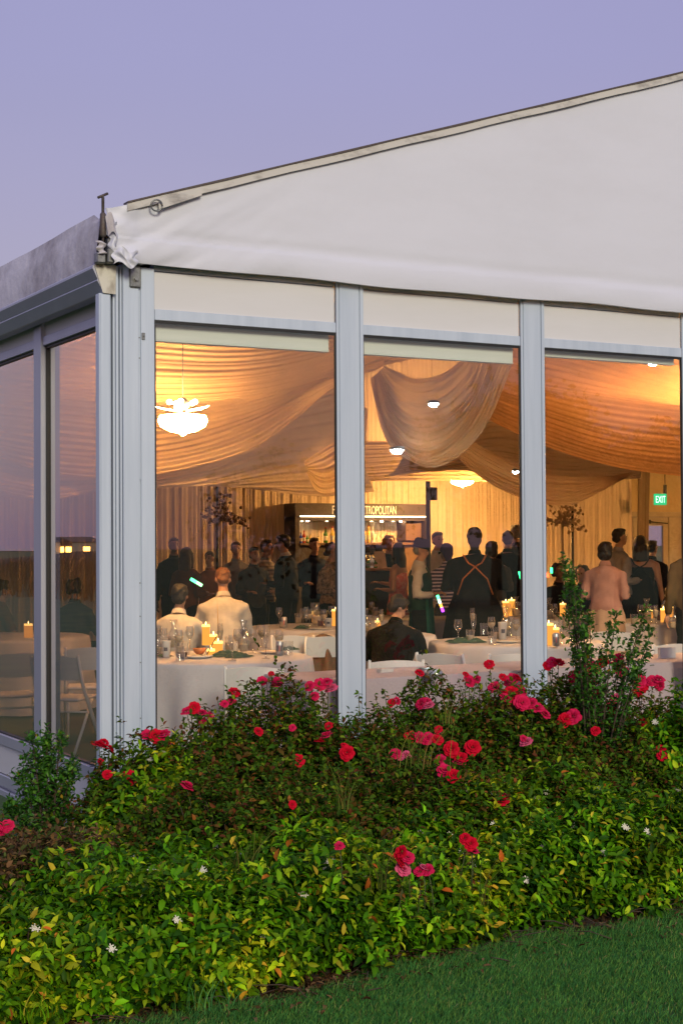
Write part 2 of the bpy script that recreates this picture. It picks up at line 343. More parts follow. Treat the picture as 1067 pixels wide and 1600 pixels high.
# --- left side wall: uprights, rails, panels and windows
for i in range(1, 9):
    y = .13+BAY*i+.0
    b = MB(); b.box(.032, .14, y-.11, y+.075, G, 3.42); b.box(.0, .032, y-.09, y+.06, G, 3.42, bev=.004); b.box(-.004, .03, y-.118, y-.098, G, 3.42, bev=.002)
    b.obj('mullion', M_alu_side, tent)
for i in range(9):
    ya = (.17 if i == 0 else .13+BAY*i+.062); yb = .13+BAY*(i+1)-.12
    if i == 8: yb = LEN-.05
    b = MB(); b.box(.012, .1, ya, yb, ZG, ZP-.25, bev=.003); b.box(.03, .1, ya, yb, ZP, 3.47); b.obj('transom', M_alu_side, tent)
    b = MB(); b.box(.03, .06, ya, yb, ZP-.249, ZP-.004); b.obj('header_panel', M_panel, tent)
    b = MB(); b.box(.010, .1, ya, yb, ZSILL-.078, ZSILL, bev=.003); b.obj('sill_rail', M_alu_side, tent)
    b = MB(); b.box(.03, .06, ya, yb, -.06, ZSILL-.079); b.obj('base_panel', M_panel, tent)
    b = MB(); b.box(.012, .09, ya-.09, yb+.09, -.155, -.068, bev=.003); b.box(.03, .09, ya-.09, yb+.09, -.172, -.158); b.box(.0, .09, ya-.09, yb+.09, G-.01, -.176, bev=.003)
    b.obj('floor_rail', M_alu_side, tent)
    b = MB(); g = .012
    b.box(.034, .068, ya, ya+g, ZSILL, ZG); b.box(.034, .068, yb-g, yb, ZSILL, ZG); b.box(.034, .068, ya+g, yb-g, ZG-g*1.6, ZG-.0005); b.box(.034, .068, ya+g, yb-g, ZSILL+.0005, ZSILL+g)
    wo = b.obj('window', M_gasket_shade, tent)
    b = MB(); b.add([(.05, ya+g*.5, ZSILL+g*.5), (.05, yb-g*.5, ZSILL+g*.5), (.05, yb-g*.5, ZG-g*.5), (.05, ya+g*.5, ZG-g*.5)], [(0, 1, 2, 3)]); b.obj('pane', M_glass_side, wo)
b = MB(); b.box(.0, .12, LEN-.05, LEN+.1, G, 3.45); b.obj('corner_upright', M_alu_side, tent)

# --- gutter along the eave
prof = [(-.157, 3.437), (-.168, 3.425), (-.168, 3.412), (-.135, 3.346), (-.138, 3.338), (-.100, 3.268), (-.092, 3.264), (-.02, 3.264), (-.02, 3.40), (-.06, 3.41), (-.06, 3.425), (-.135, 3.425), (-.145, 3.437)]
b = MB(); b.prism(prof, -.004, LEN+.1); b.obj('gutter', M_alu_side, tent)
b = MB(); b.prism([(-.16, 3.435), (-.105, 3.262), (-.022, 3.258), (-.018, 3.44)], -.014, -.005); b.obj('gutter_end_cap', streak_mat('dirty_cream_plate', (.62, .60, .54), (.34, .31, .26), (14, 14, 7), .45, .7), tent)

# --- gable sheet: heavy vinyl with a rolled hem, wrinkled where it is gathered at the corner
from mathutils import noise as NZ
def gable_pt(x, z):
    zt = roofz(max(0, x)); v = (z-3.45)/(zt-3.45)
    d = z-3.45
    y = -.058
    if d < .16: y -= .008*math.sin(PI*min(1, d/.16))**.8 + .006
    y -= .02*math.exp(-((d-.20)/.03)**2)*-.25
    y += .010*NZ.noise(Vector((x*.9, z*1.3, 3)))*min(1, d*3)
    cw = math.exp(-max(0, x)/.55)
    t = x*.75-(z-3.5)*1.25
    y += cw*(.020*NZ.noise(Vector((t*5, (x+z)*1.2, 1))) + .008*NZ.noise(Vector((t*13, (x+z)*3.5, 5))))
    y += .007*NZ.noise(Vector((x*2.2, z*7, 9)))*math.exp(-d/.25)
    if x < .12: y -= .022*math.sin(min(1, max(0, (.12-x)/.2))*PI)*(0.6+.4*math.sin(z*40))
    return y
xs = [-.105+.02*i for i in range(0, 70)] + [1.3+.09*i for i in range(1, 60)] + [6.7+.4*i for i in range(1, 30)]
xs = [x for x in xs if x < WID] + [WID]
NV = 46
def gv(i, j):
    x = xs[i]; v = (j/NV)**1.5
    xe = x
    zt = roofz(max(0, x)) - (.02*sstep(.02, -.1, x)) - .002
    z = 3.45+(zt-3.45)*v
    if x < .05:      # free edge, curling inwards to the hem
        k = sstep(.05, -.105, x); xe = x+ k*(.10*(1-sstep(3.45, 3.66, z)) + .012*math.sin(z*34))
    zz = z + (.006*math.sin(x*2.1)+.004*math.sin(x*5.3+1))*(1-v)**6
    return (xe, gable_pt(x, z), zz)
V = [gv(i, j) for i in range(len(xs)) for j in range(NV+1)]
Fq = [(i*(NV+1)+j, (i+1)*(NV+1)+j, (i+1)*(NV+1)+j+1, i*(NV+1)+j+1) for i in range(len(xs)-1) for j in range(NV)]
b = MB(); b.add(V, Fq, 0, True)
# hem turned under, and returned inwards along the free edge
H = [(V[i*(NV+1)][0], -.02, V[i*(NV+1)][2]+.006) for i in range(len(xs))]
o = len(b.v); b.add(H, [], 0); b.f += [(o+i, o+i+1, (i+1)*(NV+1), i*(NV+1)) for i in range(len(xs)-1)]; b.m += [0]*(len(xs)-1); b.sm += [True]*(len(xs)-1)
E_ = [(V[j][0]+.03, -.005, V[j][2]) for j in range(NV+1)]
o = len(b.v); b.add(E_, [], 0); b.f += [(j, j+1, o+j+1, o+j) for j in range(NV)]; b.m += [0]*NV; b.sm += [True]*NV
b.obj('gable_sheet', M_vinyl, tent)
# gathered knot of vinyl under the corner
b = MB()
b.grid(lambda u, v: (-.075+.16*u+.01*math.sin(v*9), -.105-.03*math.sin(PI*u)-.018*math.sin(u*14+v*6)*math.sin(PI*v), 3.425+.10*v+.02*math.sin(u*7)), 24, 14)
b.grid(lambda u, v: (-.085+.05*u+.01*math.sin(v*13), -.07-.035*math.sin(PI*u), 3.47+.22*v+.01*math.sin(u*9+v*8)), 10, 20)
b.obj('corner_flap', M_vinyl, tent)

# --- roof sheet, its edge strip and the side valance
b = MB()
b.grid(lambda u, v: (lerp(-.07, RIDGE, u), lerp(-.03, LEN+.1, v), roofz(lerp(-.07, RIDGE, u))-.004-.03*sstep(.01, 0, u)), 24, 12)
b.grid(lambda u, v: (lerp(RIDGE, WID+.07, u), lerp(-.03, LEN+.1, v), roofz(lerp(RIDGE, WID+.07, u))-.004), 24, 12)
b.obj('roof_sheet', M_vinyl, tent)
sl_ = math.hypot(1, .326)
for a0, a1 in ((.03, RIDGE), (RIDGE, WID)):
    b = MB(); n = 40
    def tp(x, dy, dz): return (x, dy, roofz(x)+dz)
    for dz0, dz1, y0, y1, mi in ((-.044, .004, -.088, -.076, 0), (.0045, .017, -.096, -.02, 1)):
        V = []
        for k in range(n+1):
            x = lerp(a0, a1, k/n); wv = .003*math.sin(x*7)
            V += [tp(x, y0, dz0+wv), tp(x, y1, dz0+wv), tp(x, y1, dz1), tp(x, y0, dz1)]
        Fq = [(k*4+q, k*4+(q+1) % 4, (k+1)*4+(q+1) % 4, (k+1)*4+q) for k in range(n) for q in range(4)]+[(0, 3, 2, 1), (n*4, n*4+1, n*4+2, n*4+3)]
        b.add(V, Fq, mi)
    b.obj('roof_edge_strip', [M_trim, M_rust], tent)
b = MB()
b.grid(lambda u, v: (-.10-.045*(1-v)-.014*math.sin(PI*v)+.006*NZ.noise(Vector((u*30, v*3, 0))), lerp(-.01, LEN+.1, u), 3.435+.345*v-.04*(u*LEN < .12)*(v > .9)+.004*math.sin(u*50)), 160, 14)
b.obj('side_valance', M_vinyl_dirty, tent)
# webbing tab and ring on the gable edge
b = MB()
p0, p1 = (.235, 3.807+.326*.235-.055), (.53, 3.807+.326*.53-.03)
V = []
for k in range(9):
    t = k/8; x = lerp(p0[0], p1[0], t); z = lerp(p0[1], p1[1], t)
    for yy in (-.102-.004*math.sin(t*6), -.093): V += [(x, yy, z+.028), (x, yy, z-.028)]
b.add(V, [(k*4, k*4+1, k*4+5, k*4+4) for k in range(8)]+[(k*4+2, k*4+6, k*4+7, k*4+3) for k in range(8)]+[(k*4, k*4+4, k*4+6, k*4+2) for k in range(8)]+[(k*4+1, k*4+3, k*4+7, k*4+5) for k in range(8)]+[(0, 2, 3, 1), (32, 33, 35, 34)])
b.obj('webbing_tab', M_trim, tent)
b = MB(); b.tube([(.215+.038*math.cos(a), -.112-.008*math.sin(a), 3.822+.034*math.sin(a)) for a in [2*PI*k/20 for k in range(21)]], .0052, 8); b.obj('ring', M_steel, tent)
# tension rod with collar and T-head, clamp blocks
b = MB()
b.tube([(-.117, -.05, 3.46), (-.117, -.05, 3.86)], .0075, 8)
for k in range(14): b.tube([(-.117, -.05, 3.755+k*.007), (-.117, -.05, 3.759+k*.007)], .0105, 8)
b.tube([(-.117, -.05, 3.60), (-.117, -.05, 3.615), (-.117, -.05, 3.66), (-.117, -.05, 3.745), (-.117, -.05, 3.755)], [.014, .022, .021, .019, .012], 12)
b.tube([(-.15, -.05, 3.845), (-.085, -.05, 3.878)], .0085, 8)
b.obj('tension_rod', M_rust, tent)
b = MB(); b.box(-.165, -.105, -.075, -.01, 3.435, 3.505, bev=.008); b.box(-.10, -.06, -.09, -.02, 3.44, 3.53, bev=.006); b.box(-.09, -.045, -.06, -.01, 3.53, 3.60, bev=.006)
b.obj('clamp_block', M_steel, tent)
b = MB(); b.grid(lambda u, v: (-.165+.05*u+.012*math.sin(v*11), -.08-.02*math.sin(PI*u)-.01*math.sin(v*17), 3.49+.08*v), 8, 10)
b.grid(lambda u, v: (-.10+.06*u-.02*v, -.1-.02*math.sin(PI*u), 3.60+.12*v+.03*math.sin(u*4)), 8, 10)
b.obj('loose_strap', M_vinyl_dirty, tent)

# ------------------------------------------------------------------ setting
def lawn_mat():
    m, t, b_ = newmat('lawn_ground'); N = t.nodes; L = t.links
    c = N.new('ShaderNodeTexCoord'); n = N.new('ShaderNodeTexNoise'); n.inputs['Scale'].default_value = 1.2; n.inputs['Detail'].default_value = 9; L.new(c.outputs['Object'], n.inputs['Vector'])
    r = N.new('ShaderNodeValToRGB'); L.new(n.outputs[0], r.inputs[0]); e = r.color_ramp.elements
    e[0].color = (.03, .075, .022, 1); e[0].position = .35; e[1].color = (.07, .12, .03, 1); e[1].position = .7
    L.new(r.outputs[0], b_.inputs['Base Color']); b_.inputs['Roughness'].default_value = .9; return m
M_lawn = lawn_mat()
b = MB(); R_ = 900; b.add([(-R_, -R_, G), (R_, -R_, G), (R_, R_, G), (-R_, R_, G)], [(0, 1, 2, 3)]); tag(b.obj('lawn', M_lawn), kind='structure')
M_soil = mat('bark_mulch', (.055, .032, .018), rough=.95, noise=(30, .6, (.02, .012, .008)), bump=(60, .8))
EA, EB = UZ(285, 1600, G), UZ(1067, 1432, G)
def lawn_edge_y(x):
    t = (x-EA.x)/(EB.x-EA.x); return lerp(EA.y, EB.y, t) + .05*math.sin(x*3.1)+.03*math.sin(x*7.3+1)
b = MB()
b.grid(lambda u, v: (lerp(-9, 12, u), lerp(lawn_edge_y(min(4, max(-2.5, lerp(-9, 12, u)))), -.02, v), G+.006+.035*math.sin(PI*min(1, v*5)/2)+.02*NZ.noise(Vector((u*60, v*14, 0)))), 120, 24)
tag(b.obj('mulch_bed', M_soil), kind='structure')
b = MB(); b.box(.12, WID-.1, .1, LEN, -.05, 0); tag(b.obj('floor', mat('dark_carpet', (.05, .042, .04), rough=.95, noise=(3, .3), bump=(200, .3))), kind='structure')
b = MB(); b.add([(-.16, -.16, G+.05), (-.30, .2, G+.05), (-.62, -.1, G+.05), (-.5, -.35, G+.05)], []); b.v = []
b.box(-.52, -.14, -.20, .30, G-.02, G+.10, bev=.012)
tag(b.obj('concrete_pad', M_conc), 'pale concrete pad at the foot of the corner post of the tent', 'pad')
# ================================================================== INSIDE THE TENT
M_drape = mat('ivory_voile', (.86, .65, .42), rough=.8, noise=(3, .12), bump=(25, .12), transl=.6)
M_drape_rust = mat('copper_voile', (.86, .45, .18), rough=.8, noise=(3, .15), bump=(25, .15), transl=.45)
M_liner = mat('ceiling_liner_cloth', (.42, .31, .27), rough=.85, noise=(2, .15))
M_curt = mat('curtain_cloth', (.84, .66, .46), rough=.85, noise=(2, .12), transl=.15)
M_cloth = mat('table_linen', (.56, .53, .55), rough=.8, noise=(4, .06), bump=(8, .2))
M_cloth_pink = mat('blush_table_linen', (.55, .45, .48), rough=.8, noise=(4, .06), bump=(8, .2))
M_chairw = mat('white_resin', (.82, .80, .77), rough=.4)
M_wood = mat('dark_bar_wood', (.045, .028, .02), rough=.5, noise=(6, .4))
M_wood2 = mat('brown_cabinet', (.16, .085, .045), rough=.5, noise=(4, .3))
M_black = mat('black_metal', (.015, .014, .014), rough=.45)
M_letter = mat('cream_lettering', (.75, .68, .55), rough=.5, emis=(1, .8, .55), es=.35)
M_thin = glass_sheet('table_glass', (.93, .93, .92), 3.2, .03)
M_lampglow = emit('lamp_glow', (1.0, .50, .14), 640); M_lampnear = emit('lamp_glow_near', (1.0, .46, .11), 190); M_lampridge = emit('lamp_glow_ridge', (1.0, .52, .16), 260)
M_lampsoft = emit('lamp_soft', (1.0, .66, .32), 40)
M_spot = emit('spot_glow', (.80, .95, 1.0), 140)

def catmull(P, t):
    n = len(P)-1; x = min(max(t, 0), 1)*n; i = min(int(x), n-1); f = x-i
    p0, p1, p2, p3 = P[max(i-1, 0)], P[i], P[i+1], P[min(i+2, n)]
    return .5*((2*p1)+(p2-p0)*f+(2*p0-5*p1+4*p2-p3)*f*f+(3*p1-p0-3*p2+p3)*f**3)
def UIN(px, py, d):       # a point under the roof, never outside the left wall
    v = Fv+Rv*((px-533.5)/F_PX); return U(px, py, max(d, (.34-CAM.x)/v.x))
def drape(label, curves, pleats=14, amp=.03, m=None, nu=48, nv=120, gather=True, seed=0, cat='drape', group='fabric swags under the tent ceiling'):
    """curves: from the upper edge to the lower edge, each a list of (px, py, depth) control points"""
    amp *= .6; pleats *= 1.35; C = [[UIN(*q) for q in c] for c in curves]
    rows = [[catmull(c, i/nu) for i in range(nu+1)] for c in C]
    b = MB(); rs = random.Random(seed); ph = [rs.uniform(0, 6.28) for _ in range(4)]
    def P(i, v): return catmull([r[i] for r in rows], v)
    V = []
    for i in range(nu+1):
        u = i/nu; g = .35+.65*math.sin(PI*u) if gather else 1
        for j in range(nv+1):
            v = j/nv; p = P(i, v); q = P(i, min(1, v+.02)); q0 = P(i, max(0, v-.02)); p2 = P(min(nu, i+1), v); p1 = P(max(0, i-1), v)
            n = (q-q0).cross(p2-p1); n = n.normalized() if n.length > 1e-9 else Vector((0, 1, 0))
            a = v*pleats*2*PI
            h = math.sin(a+ph[0]+.8*math.sin(u*4+ph[1])+1.1*math.sin(v*17+ph[3])) + .55*math.sin(a*1.83+ph[2]+1.2*math.sin(u*3))+.4*NZ.noise(Vector((u*2.5, v*pleats*.9, seed)))
            h *= .35+1.2*abs(NZ.noise(Vector((u*1.3, v*5.5, seed+3)))*1.6); r_ = p+n*amp*g*h; r_.x = max(r_.x, .22); r_.z = min(r_.z, roofz(r_.x)-.16); V.append(r_)
    Fq = [(i*(nv+1)+j, (i+1)*(nv+1)+j, (i+1)*(nv+1)+j+1, i*(nv+1)+j+1) for i in range(nu) for j in range(nv)]
    b.add(V, Fq, 0, True)
    o = b.obj('ceiling_drape', m or M_drape); tag(o, label, cat, group); return o

# roof liner and the curtained end walls
b = MB()
def lin(u, v):
    x = lerp(.12, WID-.1, u); y = lerp(.14, LEN-.12, v)
    s = math.sin(PI*((y % 2.9)/2.9)); return (x, y, roofz(x)-.42-.22*s+.012*math.sin(x*38+2*math.sin(y)))
b.grid(lin, 330, 46); b.obj('ceiling_liner', M_liner, tent)
b = MB(); b.grid(lambda u, v: (lerp(.1, WID-.1, u), LEN-.06+.03*math.sin(u*70), lerp(0, 1, v)*(roofz(lerp(.1, WID-.1, u))-.3) if u > .0 else v*3.5), 120, 6)
xD0, xD1 = UY(1000, 820, LEN-.1).x, UY(1100, 820, LEN-.1).x
M_endwall = streak_mat('yellowish_lamplit_vinyl', (.78, .62, .34), (.62, .47, .24), (1, 1, 1), .4, .7, rough=.35, bump=.6)  # yellowish vinyl, the lamplit glow of the wall put into its colour
# end wall in two sheets, leaving the doorway open
b = MB()
b.grid(lambda u, v: (lerp(.1, xD0-.35, u), LEN-.03, lerp(0, roofz(lerp(.1, xD0-.35, u))-.1, v)), 40, 4)
b.grid(lambda u, v: (lerp(xD0-.35, xD1+1.6, u), LEN-.03+.02*math.sin(u*9)*math.sin(v*6), lerp(UY(1020, 806, LEN-.1).z, roofz(lerp(xD0-.35, xD1+1.6, u))-.1, v)), 30, 12)
b.grid(lambda u, v: (lerp(xD1+1.6, WID, u), LEN-.03, lerp(0, roofz(lerp(xD1+1.6, WID, u))-.1, v)), 10, 4)
b.obj('end_wall', M_endwall, tent)
b = MB(); b.box(WID-.06, WID, .1, LEN, 0, 3.5); b.obj('side_wall', M_endwall, tent)
xc1 = UY(986, 820, 12.75).x
def curtain(x0, x1, y, z1, label, seed):
    b = MB(); n = int((x1-x0)*45)
    def f(u, v):
        x = lerp(x0, x1, u); a = x*2*PI/.16
        return (x+.02*math.sin(a*.37+seed), y+.013*math.sin(a+1.5*math.sin(x*1.7+seed))*(1-.3*v)+.015*math.sin(a*2.3+seed), z1*v)
    b.grid(f, n, 5); o = b.obj('curtain', M_curt); tag(o, label, 'curtain', 'pleated curtains along the far wall'); return o
xk = [UY(p, 820, 12.75).x for p in (150, 338, 462)]
curtain(.3, xk[1]-.02, 12.78, 4.0, 'floor length beige curtain at the left end of the far wall behind the dark pole', 1)
curtain(xk[1]+.02, UY(565, 820, 12.75).x, 12.75, 4.2, 'floor length beige curtain behind the back bar and the man in the dark suit', 2)
curtain(UY(566, 820, 12.75).x+.02, UY(840, 820, 12.75).x, 12.75, 5.0, 'floor length beige curtain between the bar and the third window pane', 3)
curtain(UY(840, 820, 12.75).x+.02, xc1, 12.75, 5.2, 'floor length beige curtain ending just left of the exit doors', 4)
b = MB()
b.grid(lambda u, v: (xc1+.02+.22*u+.1*v*v, 12.62+.05*math.sin(u*25), 3.6*v), 14, 8)
tag(b.obj('curtain', mat('curtain_fold_shade', (.30, .20, .12), rough=.9)), 'bunched curtain edge beside the exit doors, fold shade put into its colour', 'curtain')  # bunched end of the pleated curtain, dark of its fold painted in

# ceiling swags
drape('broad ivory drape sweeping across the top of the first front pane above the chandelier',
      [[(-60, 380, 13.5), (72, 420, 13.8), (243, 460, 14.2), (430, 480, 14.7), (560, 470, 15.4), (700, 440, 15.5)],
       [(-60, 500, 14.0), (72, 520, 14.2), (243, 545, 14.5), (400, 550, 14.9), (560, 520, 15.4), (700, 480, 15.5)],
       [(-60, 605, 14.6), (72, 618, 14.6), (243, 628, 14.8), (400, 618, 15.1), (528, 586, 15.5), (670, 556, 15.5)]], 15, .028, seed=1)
drape('ivory drape whose scalloped lower edge rises to the right behind the near chandelier',
      [[(-60, 598, 15.1), (72, 612, 15.1), (243, 626, 15.2), (400, 614, 15.5), (528, 580, 15.8), (600, 560, 15.5)],
       [(-60, 660, 15.3), (72, 680, 15.3), (243, 690, 15.4), (385, 655, 15.6), (500, 600, 15.9), (600, 565, 15.5)],
       [(-60, 700, 15.5), (72, 737, 15.5), (200, 746, 15.5), (314, 727, 15.6), (400, 698, 15.7), (470, 648, 15.9), (525, 604, 15.4), (600, 572, 15.5)]], 10, .028, seed=2)
drape('darker low drape behind the ivory one, dipping toward the curtain tops at left',
      [[(-60, 690, 15.5), (150, 700, 15.6), (300, 690, 16), (420, 640, 16.5), (545, 600, 17)],
       [(-60, 740, 15.8), (72, 768, 15.8), (152, 762, 15.9), (300, 748, 16), (420, 715, 16.6), (560, 700, 17)],
       [(-60, 765, 16), (72, 782, 16), (152, 764, 16), (300, 752, 16.2), (410, 764, 16.8), (500, 776, 17), (585, 768, 17.2)]], 9, .03, seed=3, m=M_curt)
drape('small cascading swag tail beside the first mullion, above the bar',
      [[(560, 630, 15), (540, 676, 15.1), (505, 700, 15.2), (474, 722, 15.3)],
       [(568, 635, 15), (550, 705, 15.1), (515, 736, 15.2), (482, 734, 15.3)],
       [(576, 640, 15), (562, 735, 15), (530, 768, 15.1), (497, 770, 15.2), (478, 738, 15.3)]], 6, .03, seed=4, nv=60)
drape('large ivory swag hanging in the middle of the second front pane',
      [[(600, 572, 13.3), (625, 582, 13.2), (654, 590, 13.2), (688, 584, 13.2), (722, 562, 13.3)],
       [(592, 580, 13.2), (612, 625, 13.0), (652, 652, 13.0), (700, 640, 13.0), (738, 600, 13.1), (752, 560, 13.2)],
       [(586, 586, 13.2), (602, 655, 13.0), (640, 700, 12.9), (690, 698, 12.9), (738, 650, 13), (776, 562, 13.1)],
       [(578, 592, 13.2), (592, 650, 13.0), (616, 702, 12.9), (660, 728, 12.9), (698, 724, 12.9), (738, 694, 12.9), (770, 645, 13), (800, 568, 13.1)]], 11, .035, seed=5, nu=54)
drape('long ivory swag stretching from the second pane into the third below the copper drapes',
      [[(700, 660, 17), (740, 690, 17), (800, 722, 17.2), (853, 740, 17.5), (925, 746, 18), (990, 738, 18.5)],
       [(700, 685, 17), (740, 720, 17), (800, 752, 17.2), (853, 766, 17.5), (920, 762, 18), (985, 741, 18.5)],
       [(698, 700, 17), (740, 738, 17), (790, 769, 17.2), (853, 788, 17.5), (895, 787, 17.8), (940, 767, 18.1), (978, 745, 18.5)]], 7, .035, seed=6)
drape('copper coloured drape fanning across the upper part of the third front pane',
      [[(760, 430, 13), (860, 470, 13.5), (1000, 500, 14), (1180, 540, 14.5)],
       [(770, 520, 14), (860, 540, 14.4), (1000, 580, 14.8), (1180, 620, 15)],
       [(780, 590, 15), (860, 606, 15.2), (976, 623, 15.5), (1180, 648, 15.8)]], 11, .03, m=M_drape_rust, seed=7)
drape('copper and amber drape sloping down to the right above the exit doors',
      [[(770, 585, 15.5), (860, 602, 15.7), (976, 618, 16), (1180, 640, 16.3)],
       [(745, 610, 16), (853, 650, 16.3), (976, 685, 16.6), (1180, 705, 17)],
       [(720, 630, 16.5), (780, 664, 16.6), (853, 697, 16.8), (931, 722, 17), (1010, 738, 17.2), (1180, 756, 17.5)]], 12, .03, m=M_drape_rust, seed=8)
drape('shadowed drape behind the copper one, seen low between the second and third panes',
      [[(640, 690, 20), (780, 650, 20), (860, 670, 20.3), (1000, 700, 21)],
       [(620, 730, 20), (760, 700, 20), (860, 715, 20.3), (1000, 725, 21)],
       [(600, 745, 20), (720, 735, 20), (860, 752, 20.3), (1000, 748, 21)]], 10, .03, m=M_curt, seed=9)
drape('far pale drape spanning the tent above the bar sign and the small chandelier',
      [[(540, 690, 22), (650, 690, 22.5), (760, 695, 23), (860, 700, 23.5)],
       [(540, 730, 22.2), (650, 722, 22.6), (760, 722, 23), (860, 730, 23.5)],
       [(540, 752, 22.4), (650, 750, 22.8), (760, 752, 23.2), (860, 760, 23.6)]], 8, .03, seed=10)

# lamps
def fixture(px, py, d, label, top, s=1, c=None):
    c = c or U(px, py, d); t = thing('chandelier', label, 'chandelier', c, .4, 'chandeliers'); t.scale = (s, s, s); top = c.z+(top-c.z)/s
    b = MB(); b.tube([(0, 0, .12), (0, 0, top-c.z)], .0035, 6); b.lathe([(.02, .08), (.05, .10), (.05, .14), (.015, .17)], n=12); b.obj('hanging_rod', M_steel, t)
    for k in range(5):
        a = 2*PI*k/5; b = MB(); ca, sa = math.cos(a), math.sin(a)
        b.grid(lambda u, v: ((.05+.17*u)*ca-(v-.5)*.10*math.sin(PI*min(1, .15+u*.85))*sa, (.05+.17*u)*sa+(v-.5)*.10*math.sin(PI*min(1, .15+u*.85))*ca, .075+.03*u*u), 6, 3)
        b.obj('petal', M_lampsoft, t)
        b = MB(); b.tube([(.03*ca, .03*sa, .12), (.09*ca, .09*sa, .13)], .005, 5); b.ball((.10*ca, .10*sa, .135), (.022, .022, .02), 8); b.obj('bulb', M_lampsoft, t)
    b = MB(); b.lathe([(.002, -.115), (.015, -.11), (.03, -.095), (.10, -.08), (.165, -.045), (.185, 0), (.17, .035), (.06, .05), (.01, .052)], n=24); b.obj('bowl', M_lampnear if s > 1.1 else (M_lampridge if s > 1 else M_lampglow), t)
    return t
fixture(286, 657, 14.2, 'bright chandelier with white petals glowing in the first front pane', 4.2, 1.25)
fixture(0, 0, 0, 'chandelier hanging on the ridge line just beyond the right edge of the photo', 5.6, 1.02, Vector((6.9, 2.1, 2.7)))
fixture(0, 0, 0, 'chandelier over the far right side of the tent floor', 5.0, 1, Vector((15.5, 8.2, 3.0)))
fixture(722, 750, 24.0, 'small far chandelier glowing below the big swag in the second front pane', 5.6)
def spot(px, py, d, r, label, ry=0):
    c = U(px, py, d); t = thing('ceiling_spotlight', label, 'spotlight', c, 0, 'round white spotlights under the drapes')
    b = MB(); b.lathe([(r*1.05, .0), (r*1.2, .004), (r*1.15, .02), (r*.5, .03), (.004, .032)], n=14); b.obj('housing', M_steel, t)
    b = MB(); b.lathe([(.002, -r*.62), (r*.6, -r*.5), (r, 0), (r*.98, .004)], n=14); b.obj('lens', M_spot, t)
spot(677, 631, 12.4, .043, 'white spotlight high on the middle swag, the upper of the pair in the second pane')
spot(620, 703, 12.2, .055, 'white spotlight low and left of the middle swag, brightest in the second pane')
spot(805, 737, 16.4, .035, 'tiny white spotlight at the right edge of the second pane')
spot(1019, 566, 12.6, .05, 'white spotlight at the top of the third pane near the window head')

# ------------------------------------------------------------------ back bar
M_cream = mat('bar_back_panel', (.80, .70, .50), rough=.6, noise=(1.5, .15))
M_barlight = emit('bar_strip_light', (1, .74, .42), 9)
M_barspot = emit('bar_spot', (1, .82, .55), 60)
yb_ = 12.35
P = lambda px, py=850: UY(px, py, yb_)
xl, xr = P(461).x, P(672).x
zt_, zh, zs_, zo = UY(570, 787, yb_).z, UY(570, 808, yb_).z, UY(570, 848, yb_).z, UY(570, 813.5, yb_).z
bar = thing('back_bar', 'dark wooden back bar cabinet with lit bottle shelf and lettered header', 'bar cabinet')
b = MB(); b.box(xl, xr, yb_, yb_+.45, zh, zt_, bev=.01); hd = b.obj('header', M_wood, bar)
b = MB(); b.box(xl+.09, xr-.02, yb_-.02, yb_-.002, zh+.0, zh+.018); b.obj('light_strip', M_barlight, bar)
b = MB(); b.box(xl, xr-.09, yb_+.02, yb_+.4, zo, zh-.002); b.obj('soffit', M_wood, bar)
b = MB(); b.box(xl, xl+.085, yb_, yb_+.45, 0, zh-.003, bev=.008); b.obj('side_panel', M_wood, bar)
b = MB(); b.box(xr-.09, xr, yb_, yb_+.45, 0, zh-.003, bev=.008); b.obj('side_panel', M_wood, bar)
b = MB(); b.box(xl+.09, P(640).x, yb_+.41, yb_+.44, zs_, zo-.001); b.obj('back_panel', M_cream, bar)
b = MB(); b.box(P(640).x+.002, xr-.095, yb_+.12, yb_+.43, zs_+.03, zo-.001, bev=.006); b.obj('cupboard', M_wood2, bar)
b = MB(); b.box(xl+.088, xr-.094, yb_-.02, yb_+.405, zs_-.035, zs_, bev=.004); b.obj('shelf', M_wood2, bar)
b = MB(); b.box(P(600).x, xr-.094, yb_+.05, yb_+.4, .0, zs_-.037, bev=.006); b.obj('cupboard', M_wood2, bar)
b = MB(); b.box(xl+.088, P(545).x, yb_+.05, yb_+.4, .0, zs_-.037, bev=.006); b.obj('cupboard', M_wood, bar)
x0 = P(546).x; x1 = P(599).x; i = 0
sb = MB(); sb.box(x0, x1, yb_+.25, yb_+.4, 0, zs_-.037); sb.obj('splashback', M_wood, bar)
M_stone = [mat('ledger_stone_%s' % n, c, rough=.8, noise=(14, .3)) for n, c in (('grey', (.25, .22, .18)), ('pale', (.42, .36, .28)), ('brown', (.16, .12, .09)))]
z = zs_-.06; k = 0
while z > zs_-.40:
    x = x0+.02; 
    while x < x1-.06:
        wd = random.uniform(.07, .16); wd = min(wd, x1-x-.01)
        b = MB(); b.box(x, x+wd-.008, yb_+.225-random.uniform(0, .03), yb_+.249, z-.022, z, bev=.004); b.obj('stone', M_stone[k % 3], bar); x += wd; k += 1
    z -= .029
for px in (481, 490, 520, 590, 606, 636, 624):
    q = P(px, 813); b = MB(); b.lathe([(.022, 0), (.022, -.012), (.003, -.014)], n=10); b.obj('downlight', M_barspot if px in (490, 636, 606) else M_barlight, bar, (q.x, yb_+.2, zo-.001))
